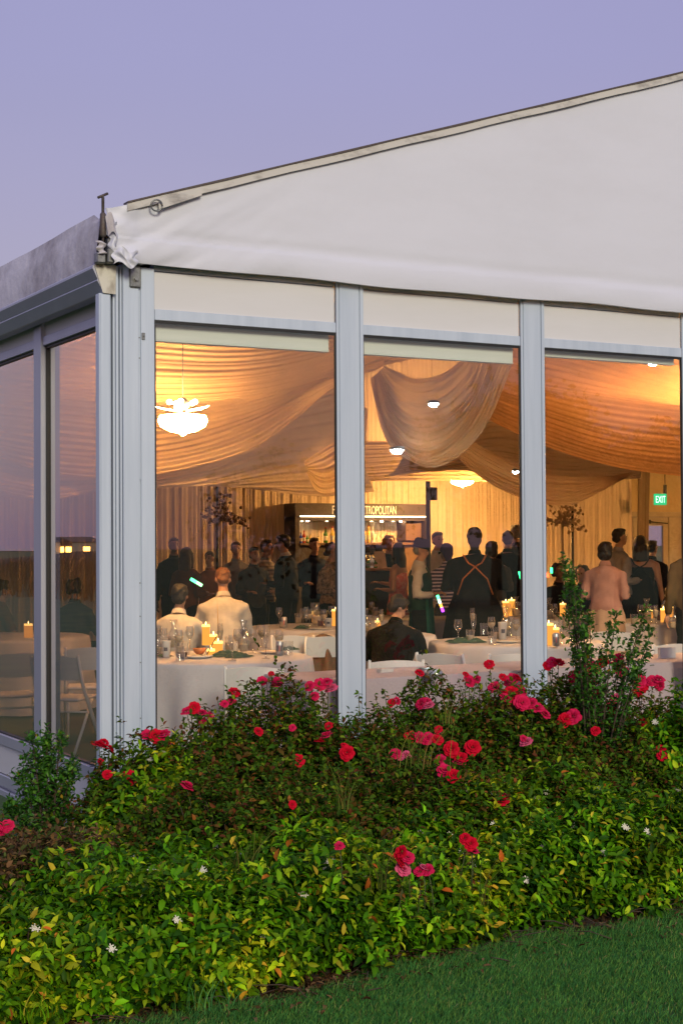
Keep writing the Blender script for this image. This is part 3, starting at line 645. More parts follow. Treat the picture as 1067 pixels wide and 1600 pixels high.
def text(s, h, wd_total, m, parent, loc, rot, name='lettering', ext=.004):
    cu = bpy.data.curves.new(name, 'FONT'); cu.body = s; cu.size = 1; cu.extrude = .02
    o = bpy.data.objects.new(name, cu); COL.objects.link(o); dg = bpy.context.evaluated_depsgraph_get(); me = bpy.data.meshes.new_from_object(o.evaluated_get(dg)); bpy.data.objects.remove(o)
    A = np.zeros(len(me.vertices)*3); me.vertices.foreach_get('co', A); A = A.reshape(-1, 3)
    lo, hi = A.min(0), A.max(0); A[:, 0] = (A[:, 0]-lo[0])/(hi[0]-lo[0])*wd_total; A[:, 1] = (A[:, 1]-lo[1])/(hi[1]-lo[1])*h; A[:, 2] = (A[:, 2]-lo[2])/(hi[2]-lo[2])*ext
    me.vertices.foreach_set('co', A.ravel()); me.update(); me.materials.clear(); me.materials.append(m)
    return link(name, me, parent, loc, rot)
zl = UY(570, 803.5, yb_).z; hl = UY(570, 790.5, yb_).z-zl
pa, pb = P(519.5).x, P(529).x
text('FA', hl, pb-pa, M_letter, bar, (pa, yb_-.002, zl), (PI/2, 0, 0))
pa, pb = P(561).x, P(619).x
text('METROPOLITAN', hl, pb-pa, M_letter, bar, (pa, yb_-.002, zl), (PI/2, 0, 0))

def prof_obj(name, prof, m, parent=None, loc=None, n=14, cap=True):
    b = MB(); b.lathe(prof, n=n, cap=cap); return b.obj(name, m, parent, loc)
BOT = {}
def bottle(p, h, liquid, capm, label, r=.037, group='bottles behind the bar', cat='bottle'):
    t = thing('bottle', label, cat, p, random.uniform(0, 6), group)
    prof_obj('glass_body', [(r*.9, 0), (r, .01), (r, h*.55), (r*.8, h*.64), (r*.36, h*.74), (r*.32, h*.93)], liquid, t, n=12)
    prof_obj('cap', [(r*.42, h*.931), (r*.42, h), (r*.1, h*1.002)], capm, t, n=10)
    b = MB(); b.lathe([(r*1.02, h*.16), (r*1.03, h*.17), (r*1.03, h*.44), (r*1.02, h*.45)], n=12, cap=False); b.obj('label', M_lab, t)
M_lab = mat('paper_label', (.75, .68, .5), rough=.7, noise=(60, .4))
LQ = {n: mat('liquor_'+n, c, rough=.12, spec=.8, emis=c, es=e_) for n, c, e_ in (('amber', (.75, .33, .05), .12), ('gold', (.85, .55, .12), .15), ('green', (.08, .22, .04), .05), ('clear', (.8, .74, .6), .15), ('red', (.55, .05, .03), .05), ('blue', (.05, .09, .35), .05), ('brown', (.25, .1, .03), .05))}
CP = {n: mat('cap_'+n, c, rough=.4) for n, c in (('red', (.7, .05, .03)), ('black', (.02, .02, .02)), ('white', (.8, .78, .7)), ('gold', (.7, .45, .1)), ('orange', (.85, .25, .05)))}
for px, top, lq, cp, lb in (
    (474, 832, 'blue', 'black', 'short blue bottle at the left end of the bar shelf'), (479, 829, 'red', 'red', 'short red bottle second from the left on the bar shelf'),
    (484, 836, 'green', 'white', 'small green bottle by the red one on the bar shelf'), (489, 836, 'gold', 'gold', 'small gold bottle left of the man\'s head on the bar shelf'),
    (502, 838, 'gold', 'black', 'squat gold bottle just right of the man\'s head on the bar shelf'),
    (513, 824, 'green', 'red', 'tall green bottle with red cap under the lettered header'), (523.5, 823, 'gold', 'red', 'tall gold bottle with red cap beside the first mullion'),
    (569, 822, 'amber', 'red', 'amber bottle just right of the first mullion on the bar shelf'), (574, 821, 'amber', 'white', 'amber bottle with white cap, second right of the first mullion'),
    (580.5, 821, 'gold', 'orange', 'pale gold bottle with orange cap in the lit bar shelf'), (587, 822, 'clear', 'white', 'clear glass bottle at the right end of the bottle row')):
    q = P(px, 848); h = UY(px, top, yb_+.2).z-zs_
    bottle((P(px).x+.2*.3, yb_+.2, zs_+.001), h, LQ[lq], CP[cp], lb, r=.034 if h > .2 else .028)
# bar counter in front
cb = thing('bar_counter', 'black bar counter with a light wooden top in front of the back bar', 'bar counter')
ca = U(556, 888, 21.6); cbp = U(622, 890, 21.9); dxy = (cbp-ca); L_ = math.hypot(dxy.x, dxy.y); cb.location = (ca.x, ca.y, 0); cb.rotation_euler = (0, 0, math.atan2(dxy.y, dxy.x)); zc = ca.z
b = MB(); b.box(-.1, L_, 0, .5, 0, zc-.041, bev=.01); b.obj('counter_body', M_black, cb)
b = MB(); b.box(-.14, L_+.03, -.06, .55, zc-.04, zc, bev=.008); b.obj('counter_top', mat('counter_wood', (.45, .27, .12), rough=.35, noise=(8, .3)), cb)
M_card = mat('menu_card', (.78, .68, .5), rough=.7)
def on_counter(px): q = U(px, 888, 21.75); return q.x+.04, q.y+.12
mx_, my_ = on_counter(601)
b = MB(); b.add([(-.10, 0, 0), (.06, 0, 0), (.04, .05, .235), (-.12, .05, .235), (-.10, .006, 0), (.06, .006, 0), (.04, .056, .235), (-.12, .056, .235)], [(0, 1, 2, 3), (5, 4, 7, 6), (0, 4, 5, 1), (3, 2, 6, 7), (0, 3, 7, 4), (1, 5, 6, 2)])
tag(b.obj('menu_card', M_card, None, (mx_, my_, zc+.001), -.3), 'cream menu card standing on the bar counter', 'menu')
for px, top, lq, cp, lb in ((573, 866, 'brown', 'red', 'brown bottle with red cap standing on the bar counter'), (578, 872, 'green', 'black', 'dark green bottle standing on the bar counter'), (584, 868, 'clear', 'gold', 'clear bottle with gold cap on the bar counter'), (589, 874, 'green', 'white', 'small green bottle nearest the menu card on the bar counter')):
    x, y = on_counter(px); bottle((x, y, zc+.001), U(px, top, 21.8).z-zc, LQ[lq], CP[cp], lb, r=.035)

# ------------------------------------------------------------------ exit doors and sign
yd = LEN-.16
D = lambda px, py: UY(px, py, yd)
M_doorf = mat('cream_door_frame', (.62, .52, .36), rough=.5, noise=(5, .15))
zd = D(1020, 808).z; 
dr = thing('exit_door', 'double exit door with glass panes and cream frame under the exit sign', 'door')
b = MB(); b.box(D(981, 800).x, D(1130, 800).x, yd-.06, yd+.1, zd, D(1020, 800).z, bev=.01); b.obj('lintel', M_doorf, dr)
for xa_, xb_ in ((988, 1043), (1059, 1112)):
    xa, xb = D(xa_, 850).x, D(xb_, 850).x; sw = .19
    b = MB(); b.box(xa, xa+sw, yd, yd+.05, 0, zd-.003); b.box(xb-sw*.6, xb, yd, yd+.05, 0, zd-.003)
    b.box(xa+sw, xb-sw*.6, yd, yd+.05, zd-.16, zd-.003); b.box(xa+sw, xb-sw*.6, yd, yd+.05, 0, .35)
    lf = b.obj('door_leaf', M_doorf, dr)
    b = MB(); b.box(xa+sw+.001, xb-sw*.6-.001, yd+.02, yd+.03, .351, zd-.161); b.obj('pane', M_glass, lf)
b = MB(); b.box(D(1043.5, 850).x, D(1058.5, 850).x, yd-.03, yd+.08, 0, zd-.002); b.obj('door_post', M_doorf, dr)
b = MB(); b.box(D(996, 815).x, D(1014, 815).x, yd-.05, yd-.005, D(1000, 818).z, D(1000, 812).z, bev=.008); b.tube([(D(1012, 815).x, yd-.03, D(1000, 815).z), (D(1036, 822).x, yd-.12, D(1000, 818).z)], .012, 6); b.obj('door_closer', M_black, dr)
xg = thing('exit_sign', 'small lit green EXIT sign hanging above the exit doors', 'exit sign')
q0, q1 = U(1022.5, 789, 27.2), U(1040.5, 771.5, 27.2)
cx, cyy, cz = (q0.x+q1.x)/2, (q0.y+q1.y)/2, (q0.z+q1.z)/2; xg.location = (cx, cyy, cz); xg.rotation_euler = (0, 0, -.35)
b = MB(); b.box(-.115, .115, 0, .05, -.10, .10, bev=.008); b.obj('sign_body', emit('exit_green_panel', (.05, .85, .30), .9), xg)
text('EXIT', .12, .18, emit('exit_letters', (.7, 1, .8), 2.2), xg, (-.09, -.002, -.06), (PI/2, 0, 0))
b = MB(); b.tube([(.09, .02, .101), (.09, .02, .75)], .008, 6); b.box(.07, .115, .0, .05, .101, .26); b.obj('bracket', M_black, xg)

# dark poles and decorative stands against the curtains
def pole(px, d, top, label, r=.03):
    x, y = FX(px, d); zt = U(px, top, d).z; t = thing('pole', label, 'pole', (x, y, 0), 0)
    b = MB(); b.tube([(0, 0, .03), (0, 0, zt)], r, 8); b.obj('shaft', M_black, t); b = MB(); b.box(-.2, .2, -.2, .2, 0, .03, bev=.006); b.obj('base_plate', M_black, t); return x, y
pole(340, 22, 758, 'dark upright pole in front of the curtain left of the standing guests', .022)
pole(894, 22, 792, 'thin dark pole against the curtain in the third pane', .02)
x, y = pole(669, 21.5, 752, 'dark upright pole at the right end of the back bar', .034)
b = MB(); b.box(-.06, .06, -.06, .03, 0, .18, bev=.01); b.box(-.035, .035, -.072, -.06, .03, .14); tag(b.obj('control_box', M_black, None, (x, y-.1, U(669, 782, 21.5).z)), 'small dark control box mounted high on the pole by the bar', 'control box')
def branchy(px, py, d, r, label, seed, m):
    c = U(px, py, d); rs = random.Random(seed); b = MB()
    b.tube([(0, 0, -c.z+.02), (0, 0, -r*.4)], .018, 6); b.lathe([(.16, -c.z), (.15, -c.z+.02), (.02, -c.z+.03)], n=12)
    for k in range(34):
        a = rs.uniform(0, 6.28); el = rs.uniform(-.3, 1.4); p = Vector((0, 0, -r*.4)); pts = [p]
        for s_ in range(4):
            p = p+Vector((math.cos(a)*math.cos(el), math.sin(a)*math.cos(el), math.sin(el)))*r*.32; el += rs.uniform(-.6, .5); a += rs.uniform(-.6, .6); pts.append(p)
        b.tube(pts, [.006, .005, .004, .003, .002], 4)
        for p in pts[1:]: b.ball(p+Vector((rs.uniform(-.03, .03), 0, rs.uniform(-.03, .03))), rs.uniform(.012, .028), 5)
    tag(b.obj('dried_flower_stand', m, None, c), label, 'flower stand')
branchy(349, 800, 21.5, .30, 'tall dried flower arrangement by the dark pole at left', 1, mat('dried_flowers', (.28, .18, .11), rough=.9))
branchy(878, 806, 21.5, .28, 'tall wiry branch arrangement beside the thin pole in the third pane', 2, mat('dried_twigs', (.38, .26, .15), rough=.9))

# ------------------------------------------------------------------ tables
def round_table(px, d, r, label, clabel, n, dz=.758):
    x, y = FX(px, d)
    t = thing('round_table', label, 'table', (x, y, 0), 0, 'round banquet tables')
    b = MB(); b.lathe([(r-.01, dz-.03), (r, dz-.025), (r, dz-.008), (r-.01, dz-.004)], n=40); b.obj('tabletop', M_wood2, t)
    for k in range(4):
        a = PI/4+k*PI/2; b = MB(); b.tube([(math.cos(a)*r*.6, math.sin(a)*r*.6, 0), (math.cos(a)*r*.55, math.sin(a)*r*.55, dz-.031)], .014, 6); b.obj('leg', M_black, t)
    b = MB(); prof = [(.0, 0), (.3*r, 0), (.7*r, 0), (r-.01, 0), (r+.008, -.008), (r+.014, -.04), (r+.02, -.12), (r+.03, -.3), (r+.045, -.5), (r+.06, -.74)]
    N = 120; V = []
    for k, (rr, z) in enumerate(prof):
        for j in range(N):
            a = 2*PI*j/N; dr_ = 0
            if z < -.01: dr_ = (-z)*(.075*math.sin(a*11+n)+.04*math.sin(a*17+n*2))*.9
            zz = dz+z+ (.002*math.sin(a*5+rr*9) if z == 0 else 0)
            V.append((math.cos(a)*(rr+dr_), math.sin(a)*(rr+dr_), max(.012, zz)))
    Fq = [(i*N+j, i*N+(j+1) % N, (i+1)*N+(j+1) % N, (i+1)*N+j) for i in range(len(prof)-1) for j in range(N)]
    b.add(V, Fq, 0, True); o = b.obj('tablecloth', M_cloth, None, (x, y, 0)); tag(o, clabel, 'tablecloth', 'white round tablecloths')
    return x, y
TB = {}
TB[1] = round_table(335, 12.75, .80, 'round dining table nearest the first pane, behind the white folding chair', 'white cloth on the round table with lit pillar candles, in the first pane', 1)
TB[2] = round_table(492, 17.4, .80, 'round dining table in front of the man in the dark suit', 'white cloth on the round table beside the first mullion, farther back', 2)
TB[3] = round_table(805, 14.6, .82, 'round dining table behind the long table, at the second mullion', 'white cloth on the round table with the champagne flute and green napkin', 3)
TB[4] = round_table(842, 19.3, .8, 'round dining table farther back with candles, behind the second mullion', 'white cloth on the far candlelit round table at the second mullion', 4)
TB[5] = round_table(1050, 18.2, .8, 'round dining table at the right edge of the photo', 'white cloth on the round table at the right edge below the exit doors', 5)
TB[6] = round_table(628, 19.5, .75, 'round dining table behind the seated man in black', 'white cloth on the round table behind the seated man in black', 6)
TB[7] = round_table(20, 15.9, .78, 'round dining table seen through the left side window', 'cloth on the round table behind the left side window', 7)
TB[8] = round_table(572, 15.8, .7, 'round dining table left of the seated man in black, crowded with carafes', 'white cloth on the round table just left of the seated man in black', 8)
def long_table(x0, x1, lb, cl):
    y0, y1, h = .20, .94, .752
    t = thing('long_table', lb, 'table', ((x0+x1)/2, (y0+y1)/2, 0), 0, 'long tables against the glass'); w2, d2 = (x1-x0)/2, (y1-y0)/2
    b = MB(); b.box(-w2+.01, w2-.01, -d2+.01, d2-.01, h-.035, h-.004, bev=.004); b.obj('tabletop', M_wood2, t)
    for sx_ in (-1, 1):
        for sy_ in (-1, 1): b = MB(); b.tube([(sx_*(w2-.12), sy_*(d2-.1), 0), (sx_*(w2-.14), sy_*(d2-.1), h-.036)], .014, 6); b.obj('leg', M_black, t)
    b = MB(); N = 160; per = []
    def rim(s, off):
        s = s % 1; L = 2*(x1-x0)+2*(y1-y0); q = s*L; W, Dp = x1-x0, y1-y0
        if q < W: return (-w2+q, -d2-off)
        q -= W
        if q < Dp: return (w2+off, -d2+q)
        q -= Dp
        if q < W: return (w2-q, d2+off)
        return (-w2-off, d2-(q-W))
    prof = [(-.3, 0), (-.1, 0), (0, 0), (.006, -.008), (.01, -.05), (.015, -.2), (.02, -.45), (.03, -.73)]
    V = []
    for off, z in prof:
        for j in range(N):
            s = j/N; x, y = rim(s, max(off, 0))
            if off < 0: x *= (1+off); y *= (1+off*3) if off > -.3 else .12
            f = 0 if z > -.02 else (-z)*.05*math.sin(s*2*PI*22+1.3*math.sin(s*40))
            nrm = Vector((x/w2 if abs(x) >= w2-.001 else 0, y/d2 if abs(y) >= d2-.001 else 0, 0))
            V.append((x+nrm.x*f, y+nrm.y*f, h+z))
    Fq = [(i*N+j, i*N+(j+1) % N, (i+1)*N+(j+1) % N, (i+1)*N+j) for i in range(len(prof)-1) for j in range(N)]+[tuple(range(N))[::-1]]
    b.add(V, Fq, 0, False); o = b.obj('tablecloth', M_cloth_pink, None, ((x0+x1)/2, (y0+y1)/2, 0)); tag(o, cl, 'tablecloth', 'blush tablecloths on the long tables')
xe = UZ(433, 1057, .75).x
long_table(xe, xe+2.42, 'long table under a blush cloth right behind the glass of the second pane', 'blush cloth over the long table behind the second pane')
long_table(xe+2.47, xe+4.9, 'long table under a blush cloth right behind the glass of the third pane', 'blush cloth over the long table behind the third pane')

# ------------------------------------------------------------------ folding chairs
def face_rz(f): return rad(-29+f)      # f: 0 looks at the camera, 90 to the right of the picture, 180 away
def mk_chair(label, group='white folding chairs'):
    t = thing('folding_chair', label, 'chair', (0, 0, 0), 0, group)
    for s in (-1, 1):
        b = MB(); b.tube([(s*.215, -.24, .012), (s*.215, 0, .36), (s*.21, .13, .56), (s*.205, .215, .80)], [(.012, .022), (.012, .024), (.012, .026), (.012, .016)], 8); b.obj('leg', M_chairw, t)
        b = MB(); b.tube([(s*.185, -.10, .43), (s*.185, .06, .22), (s*.185, .24, .012)], [(.010, .018)]*3, 8); b.obj('leg', M_chairw, t)
    b = MB(); b.grid(lambda u, v: (lerp(-.198, .198, u), .155+.055*v+.03*math.sin(PI*u)-.0, .60+.185*v+.018*math.sin(PI*u)*v), 10, 3)
    b.grid(lambda u, v: (lerp(-.198, .198, u), .173+.055*v+.03*math.sin(PI*u), .60+.185*v+.018*math.sin(PI*u)*v), 10, 3)
    b.grid(lambda u, v: (lerp(-.198, .198, u), .21+.018*v+.03*math.sin(PI*u), .785+.018*math.sin(PI*u)), 10, 1); b.obj('backrest', M_chairw, t)
    b = MB(); b.box(-.19, .19, -.2, .17, .425, .455, bev=.012); b.obj('seat', M_chairw, t)
    b = MB(); b.tube([(-.2, .02, .33), (.2, .02, .33)], .009, 6); b.obj('stretcher', M_chairw, t)
    return t
CH0 = None
def chair(px, d, f, label, xy=None):
    global CH0
    x, y = xy or FX(px, d)
    if CH0 is None: CH0 = mk_chair(label); t = CH0
    else: t = copy_tree(CH0)
    t['label'] = label; t.location = (x, y, .001); t.rotation_euler = (0, 0, face_rz(f)); return t
chair(398, 11.35, 180, 'white folding chair with its back to the glass in the first pane')
chair(462, 15.2, 172, 'white folding chair behind the candle table, left of the pair by the first mullion')
chair(508, 15.0, 185, 'white folding chair with a coat over it beside the first mullion')
chair(612, 11.9, 186, 'white folding chair directly behind the seated man in black')
chair(703, 12.6, 150, 'angled white folding chair showing its tan backrest near the green napkin')
chair(795, 12.5, 184, 'white folding chair behind the long table left of the second mullion')
chair(1026, 13.6, 205, 'white folding chair turned sideways behind the white card in the third pane')
chair(103, 12.6, 165, 'white folding chair close behind the left side window, nearer the corner')
chair(140, 13.6, 190, 'white folding chair half hidden behind the tent corner post')
chair(960, 15.6, 160, 'white folding chair behind the tall garden shrub in the third pane')
chair(18, 12.9, 200, 'white folding chair behind the left side window at the photo edge')

# ------------------------------------------------------------------ things on the tables
def glassware(kind):
    P_ = {'wine_glass': [(.034, 0), (.033, .004), (.006, .008), (.004, .08), (.012, .092), (.036, .125), (.039, .15), (.032, .205)],
          'champagne_flute': [(.032, 0), (.031, .004), (.005, .008), (.004, .085), (.012, .10), (.026, .15), (.027, .19), (.023, .245)],
          'tumbler': [(.033, 0), (.036, .006), (.040, .12)],
          'carafe': [(.045, 0), (.052, .01), (.055, .09), (.045, .13), (.022, .18), (.020, .20), (.040, .255)]}[kind]
    return P_
LIQ = mat('water_in_glass', (.5, .4, .28), rough=.05, spec=.8)
WINE = mat('red_wine', (.10, .01, .01), rough=.05, spec=.8)
M_wax = emit('candle_wax', (1, .36, .05), 1.4); M_wax2 = emit('candle_wax_top', (1, .55, .12), 4)
M_nap = mat('green_napkin', (.035, .085, .06), rough=.85, noise=(20, .3), bump=(40, .3))
M_can = mat('aluminium_can', (.55, .55, .55), rough=.3, metal=.8); M_canp = mat('can_print', (.10, .10, .13), rough=.4); M_canr = mat('can_red', (.5, .05, .04), rough=.4)
M_china = mat('white_china', (.75, .72, .68), rough=.3)
GP = {}
def gware(kind, p, label, fill=None):
    t = thing(kind, label, kind.replace('_', ' '), p, 0, 'glasses and carafes on the tables')
    pr = glassware(kind)
    if kind not in GP: b = MB(); b.lathe(pr, n=16, cap=False); GP[kind] = b.mesh('bowl'); GP[kind].materials.append(M_thin)
    link('glass_body', GP[kind], t)
    if fill:
        z0, z1 = {'wine_glass': (.1, .15), 'champagne_flute': (.11, .19), 'tumbler': (.008, .07), 'carafe': (.01, .10)}[kind]
        def rr(z):
            for (r0, a), (r1, c) in zip(pr, pr[1:]):
                if a <= z <= c: return lerp(r0, r1, (z-a)/(c-a))*.93
        b = MB(); b.lathe([(rr(lerp(z0, z1, k/4)), lerp(z0, z1, k/4)) for k in range(5)], n=12); b.obj('drink', fill, t)
def candle(p, h, r, label):
    t = thing('candle', label, 'candle', p, 0, 'lit pillar candles')
    prof_obj('wax', [(r, 0), (r, h-.02)], M_wax, t, cap=True); prof_obj('rim', [(r, h-.0195), (r*.97, h), (r*.7, h-.006), (.004, h-.01)], M_wax2, t)
    b = MB(); b.lathe([(.001, h), (.005, h+.008), (.0035, h+.018), (.0005, h+.028)], n=8); b.obj('flame', emit('flame', (1, .7, .25), 14), t)
def napkin(p, s, label, seed):
    rs = random.Random(seed); o1, o2, o3 = [rs.uniform(0, 6) for _ in range(3)]
    b = MB()
    def f(u, v):
        a = (u-.5)*2; c = (v-.5)*2; hgt = max(0, 1-a*a)*max(0, 1-c*c)
        return (a*s*(1+.12*math.sin(c*5+o1)), c*s*.6*(1+.15*math.sin(a*6+o2)), .004+s*.34*hgt**.6*(.55+.3*math.sin(a*7+c*4+o3)+.15*math.sin(c*13+o2)))
    b.grid(f, 22, 16); o = b.obj('napkin', M_nap, None, p, rs.uniform(0, 3)); tag(o, label, 'napkin', 'crumpled green napkins')
def can(p, label):
    t = thing('drink_can', label, 'can', p, 2.2, 'drink cans')
    prof_obj('can_body', [(.024, 0), (.033, .008), (.033, .108), (.027, .12), (.026, .122), (.024, .118), (.002, .118)], M_can, t, n=18)
    for k in range(5):
        a = face_rz(0)-PI/2-2.2+(k-2)*.38; b = MB(); h0 = .035; h1 = .085
        V = [(.0336*math.cos(a+da), .0336*math.sin(a+da), z) for da in (-.11, .11) for z in (h0, h1)]; V += [(v[0]*.985, v[1]*.985, v[2]) for v in V]
        b.add(V, [(0, 2, 3, 1), (0, 1, 5, 4), (2, 6, 7, 3), (1, 3, 7, 5), (0, 4, 6, 2)]); b.obj('print', M_canp if k != 2 else M_canr, t)
def cup(p, h, r, label, m=None):
    t = thing('cup', label, 'cup', p, 0, None); prof_obj('cup_body', [(r*.75, 0), (r, h), (r*1.06, h+.002), (r*.9, h-.004), (r*.7, .01), (.002, .009)], m or M_china, t)
    a = face_rz(0)-PI/2; b = MB(); V = []
    for da in (-.45, .45):
        for z in (h*.4, h*.62): rr = r*lerp(.75, 1, z/h)+.0015; V.append((rr*math.cos(a+da), rr*math.sin(a+da), z))
    V.append(((r*.92+.004)*math.cos(a), (r*.92+.004)*math.sin(a), h*.4)); V.append(((r*.95+.004)*math.cos(a), (r*.95+.004)*math.sin(a), h*.62))
    b.add(V, [(0, 4, 5, 1), (4, 2, 3, 5)]); b.obj('cup_print', M_canp, t)
def plate(p, r, label): tag(prof_obj('plate', [(r*.6, 0), (r*.7, .004), (r, .016), (r*1.0, .019), (r*.68, .008), (.002, .006)], M_china, None, p, n=24), label, 'plate', 'dinner plates on the tables')
def bowl(p, r, label, m): tag(prof_obj('bowl', [(r*.5, 0), (r*.85, .02), (r, .05), (r*.95, .05), (r*.7, .02), (.002, .012)], m, None, p, n=16), label, 'bowl')
TZ = .7605
def at(px, py, z=TZ): q = UZ(px, py, z); return (q.x, q.y, z)
gware('carafe', at(272, 1012), 'glass carafe left of the candles on the nearest round table', LIQ)
gware('carafe', at(381, 1014), 'glass carafe right of the candles on the nearest round table', LIQ)
for px, py, k, fl, lb in (
    (247, 1013, 'wine_glass', None, 'wine glass at the left edge of the first pane'), (256, 1019, 'wine_glass', None, 'wine glass just left of the white paper cup'),
    (280, 1022, 'tumbler', LIQ, 'tumbler half full between the paper cup and the menu card'), (297, 1014, 'wine_glass', None, 'wine glass left of the tallest candle'),
    (358, 1016, 'tumbler', LIQ, 'tumbler right of the candles with a straw'), (371, 1020, 'wine_glass', LIQ, 'wine glass beside the right carafe'),
    (395, 1021, 'wine_glass', None, 'wine glass in front of the right carafe'), (409, 1012, 'wine_glass', LIQ, 'left wine glass of the pair near the can'),
    (416, 1013, 'wine_glass', None, 'right wine glass of the pair near the can'), (290, 1024, 'tumbler', None, 'empty tumbler in front of the tallest candle'),
    (738, 986, 'champagne_flute', LIQ, 'champagne flute standing alone above the green napkin'), (776, 999, 'tumbler', LIQ, 'wide tumbler on the table left of the second mullion'),
    (790, 985, 'carafe', LIQ, 'carafe behind the wide tumbler near the second mullion'), (798, 996, 'wine_glass', None, 'wine glass near the second mullion'),
    (756, 992, 'tumbler', None, 'small tumbler right of the champagne flute'), (886, 985, 'carafe', LIQ, 'carafe just right of the second mullion behind the tall shrub'),
    (806, 1000, 'wine_glass', LIQ, 'wine glass touching the second mullion edge'), (893, 996, 'tumbler', None, 'tumbler right of the second mullion below the carafe')):
    gware(k, at(px, py), lb, fl)
k = 0
for (tx, nm, r_, n_, sd_) in ((1, 'nearest round table', .66, 11, 5), (3, 'round table at the second mullion', .64, 10, 9), (2, 'far table beside the first mullion', .6, 6, 11), (6, 'table behind the seated man in black', .5, 6, 13)):
    rs_ = random.Random(sd_); tops = []
    for q in range(n_): a_ = 2*PI*q/n_+rs_.uniform(-.15, .15); tops.append((TB[tx][0]+math.cos(a_)*r_*rs_.uniform(.7, 1), TB[tx][1]+math.sin(a_)*r_*rs_.uniform(.7, 1)))
    tops.sort(key=lambda t_: (Vector((t_[0], t_[1], 0))-CAM).dot(Rv)/(Vector((t_[0], t_[1], 0))-CAM).dot(Fv))
    for q, (x_, y_) in enumerate(tops):
        kd = ('wine_glass', 'tumbler', 'champagne_flute')[q % 3]
        gware(kd, (x_, y_, TZ), '%s set on the %s, number %s from left' % (kd.replace('_', ' '), nm, ('one', 'two', 'three', 'four', 'five', 'six', 'seven', 'eight', 'nine', 'ten', 'eleven')[q]), LIQ if q % 2 else None)
for (cx_, nm, spots) in ((2, 'far round table by the dark suit', ((466, 974, 'tumbler'), (474, 979, 'wine_glass'), (484, 980, 'wine_glass'), (489, 974, 'champagne_flute'), (495, 976, 'carafe'), (501, 979, 'tumbler'), (506, 981, 'wine_glass'), (518, 974, 'wine_glass'))),
                          (8, 'table left of the seated man in black', ((571, 989, 'carafe'), (577, 992, 'wine_glass'), (583, 990, 'tumbler'), (588, 993, 'wine_glass'), (596, 988, 'champagne_flute'))),
                          (4, 'far candlelit table at the second mullion', ((764, 964, 'wine_glass'), (772, 962, 'tumbler'), (781, 964, 'wine_glass'), (794, 970, 'wine_glass'), (806, 963, 'carafe'), (812, 966, 'wine_glass'), (858, 966, 'carafe'), (866, 970, 'wine_glass'))),
                          (5, 'table at the right edge', ((990, 976, 'tumbler'), (1000, 972, 'wine_glass'), (1010, 968, 'carafe'), (1018, 974, 'wine_glass'), (1024, 980, 'champagne_flute'), (1030, 970, 'tumbler'), (1037, 964, 'wine_glass'), (1044, 976, 'wine_glass'), (1050, 982, 'tumbler'), (1056, 968, 'carafe'), (1062, 975, 'wine_glass'))),
                          (6, 'table behind the seated man', ((640, 958, 'tumbler'), (610, 955, 'carafe')))):
    od = ['first', 'second', 'third', 'fourth', 'fifth', 'sixth', 'seventh', 'eighth', 'ninth', 'tenth', 'eleventh', 'twelfth']
    for n_, (px, py, kd) in enumerate(spots):
        gware(kd, at(px, py), '%s on the %s, %s from the left' % (kd.replace('_', ' '), nm, od[n_]), LIQ if n_ % 2 == 0 else (WINE if n_ == 5 else None))
for px, py, h, r, lb in ((322, 1008, .19, .036, 'tallest lit pillar candle on the nearest round table'), (334, 1011, .115, .036, 'middle lit pillar candle on the nearest round table'),
    (341, 1020, .10, .040, 'short wide lit pillar candle in front on the nearest round table'), (330, 1023, .05, .034, 'lowest lit candle at the foot of the tall one'),
    (524, 978, .19, .04, 'lit pillar candle touching the first mullion, far table'), (857, 1008, .20, .042, 'lit pillar candle just right of the second mullion'), (867, 1004, .14, .04, 'shorter lit pillar candle by the silver can in the third pane'),
    (799, 962, .21, .045, 'brightest candle on the far table left of the second mullion'), (790, 964, .20, .04, 'candle in the glass beside the brightest far one'),
    (1047, 964, .13, .035, 'lit candle among the glasses at the right edge'), (1015, 966, .10, .035, 'small lit candle behind the tall shrub at right'),
    (590, 984, .10, .03, 'small lit candle left of the seated man in black'), (45, 996, .14, .045, 'lit candle behind the left side window'),
    (1036, 972, .16, .035, 'tall lit candle in the middle of the glasses at the right edge'), (1060, 970, .10, .035, 'lit candle nearest the right edge of the photo'), (492, 972, .12, .035, 'lit candle beside the carafe on the far table in the first pane'), (879, 962, .16, .04, 'lit candle behind the stem of the tall shrub'), (627, 955, .12, .035, 'lit candle on the table behind the seated man in black')):
    candle(at(px, py), h, r, lb)
for px, py, s, lb in ((257, 1026, .085, 'flat green napkin at the left table edge'), (355, 1025, .15, 'large crumpled green napkin left on the nearest table front'), (373, 1027, .12, 'crumpled green napkin right of the large one on the nearest table'),
    (450, 1016, .11, 'green napkin hanging by the can at the table rim'), (728, 1004, .17, 'green napkin spread below the champagne flute'), (471, 982, .12, 'green napkin on the far table beside the can')):
    napkin(at(px, py), s, lb, int(px))
can(at(437, 1024), 'silver can with dark print on the nearest round table'); can(at(444, 981), 'silver and red can on the far table in front of the dark suit'); can(at(868, 1010), 'silver can beside the candle right of the second mullion')
cup(at(260, 1027), .135, .04, 'tall white paper cup at the left of the nearest table'); cup(at(513, 980), .10, .045, 'white cup on the far table beside the first mullion'); cup(at(785, 1000), .17, .045, 'white jug shaped cup beside the wide tumbler')
plate(at(425, 1021), .13, 'white plate near the silver can on the nearest table'); plate(at(738, 1003), .14, 'white plate behind the green napkin'); plate(at(792, 1004), .14, 'white plate left of the second mullion'); plate(at(500, 984), .13, 'white plate on the far table by the first mullion'); plate(at(310, 1028), .12, 'white plate below the candles with leftovers')
bowl(at(284, 1029), .05, 'small dark bowl on the edge of the nearest table', mat('dark_bowl', (.05, .015, .012), rough=.4)); bowl(at(312, 1022), .055, 'small bowl of orange sauce below the candles', mat('orange_sauce', (.6, .18, .04), rough=.4))
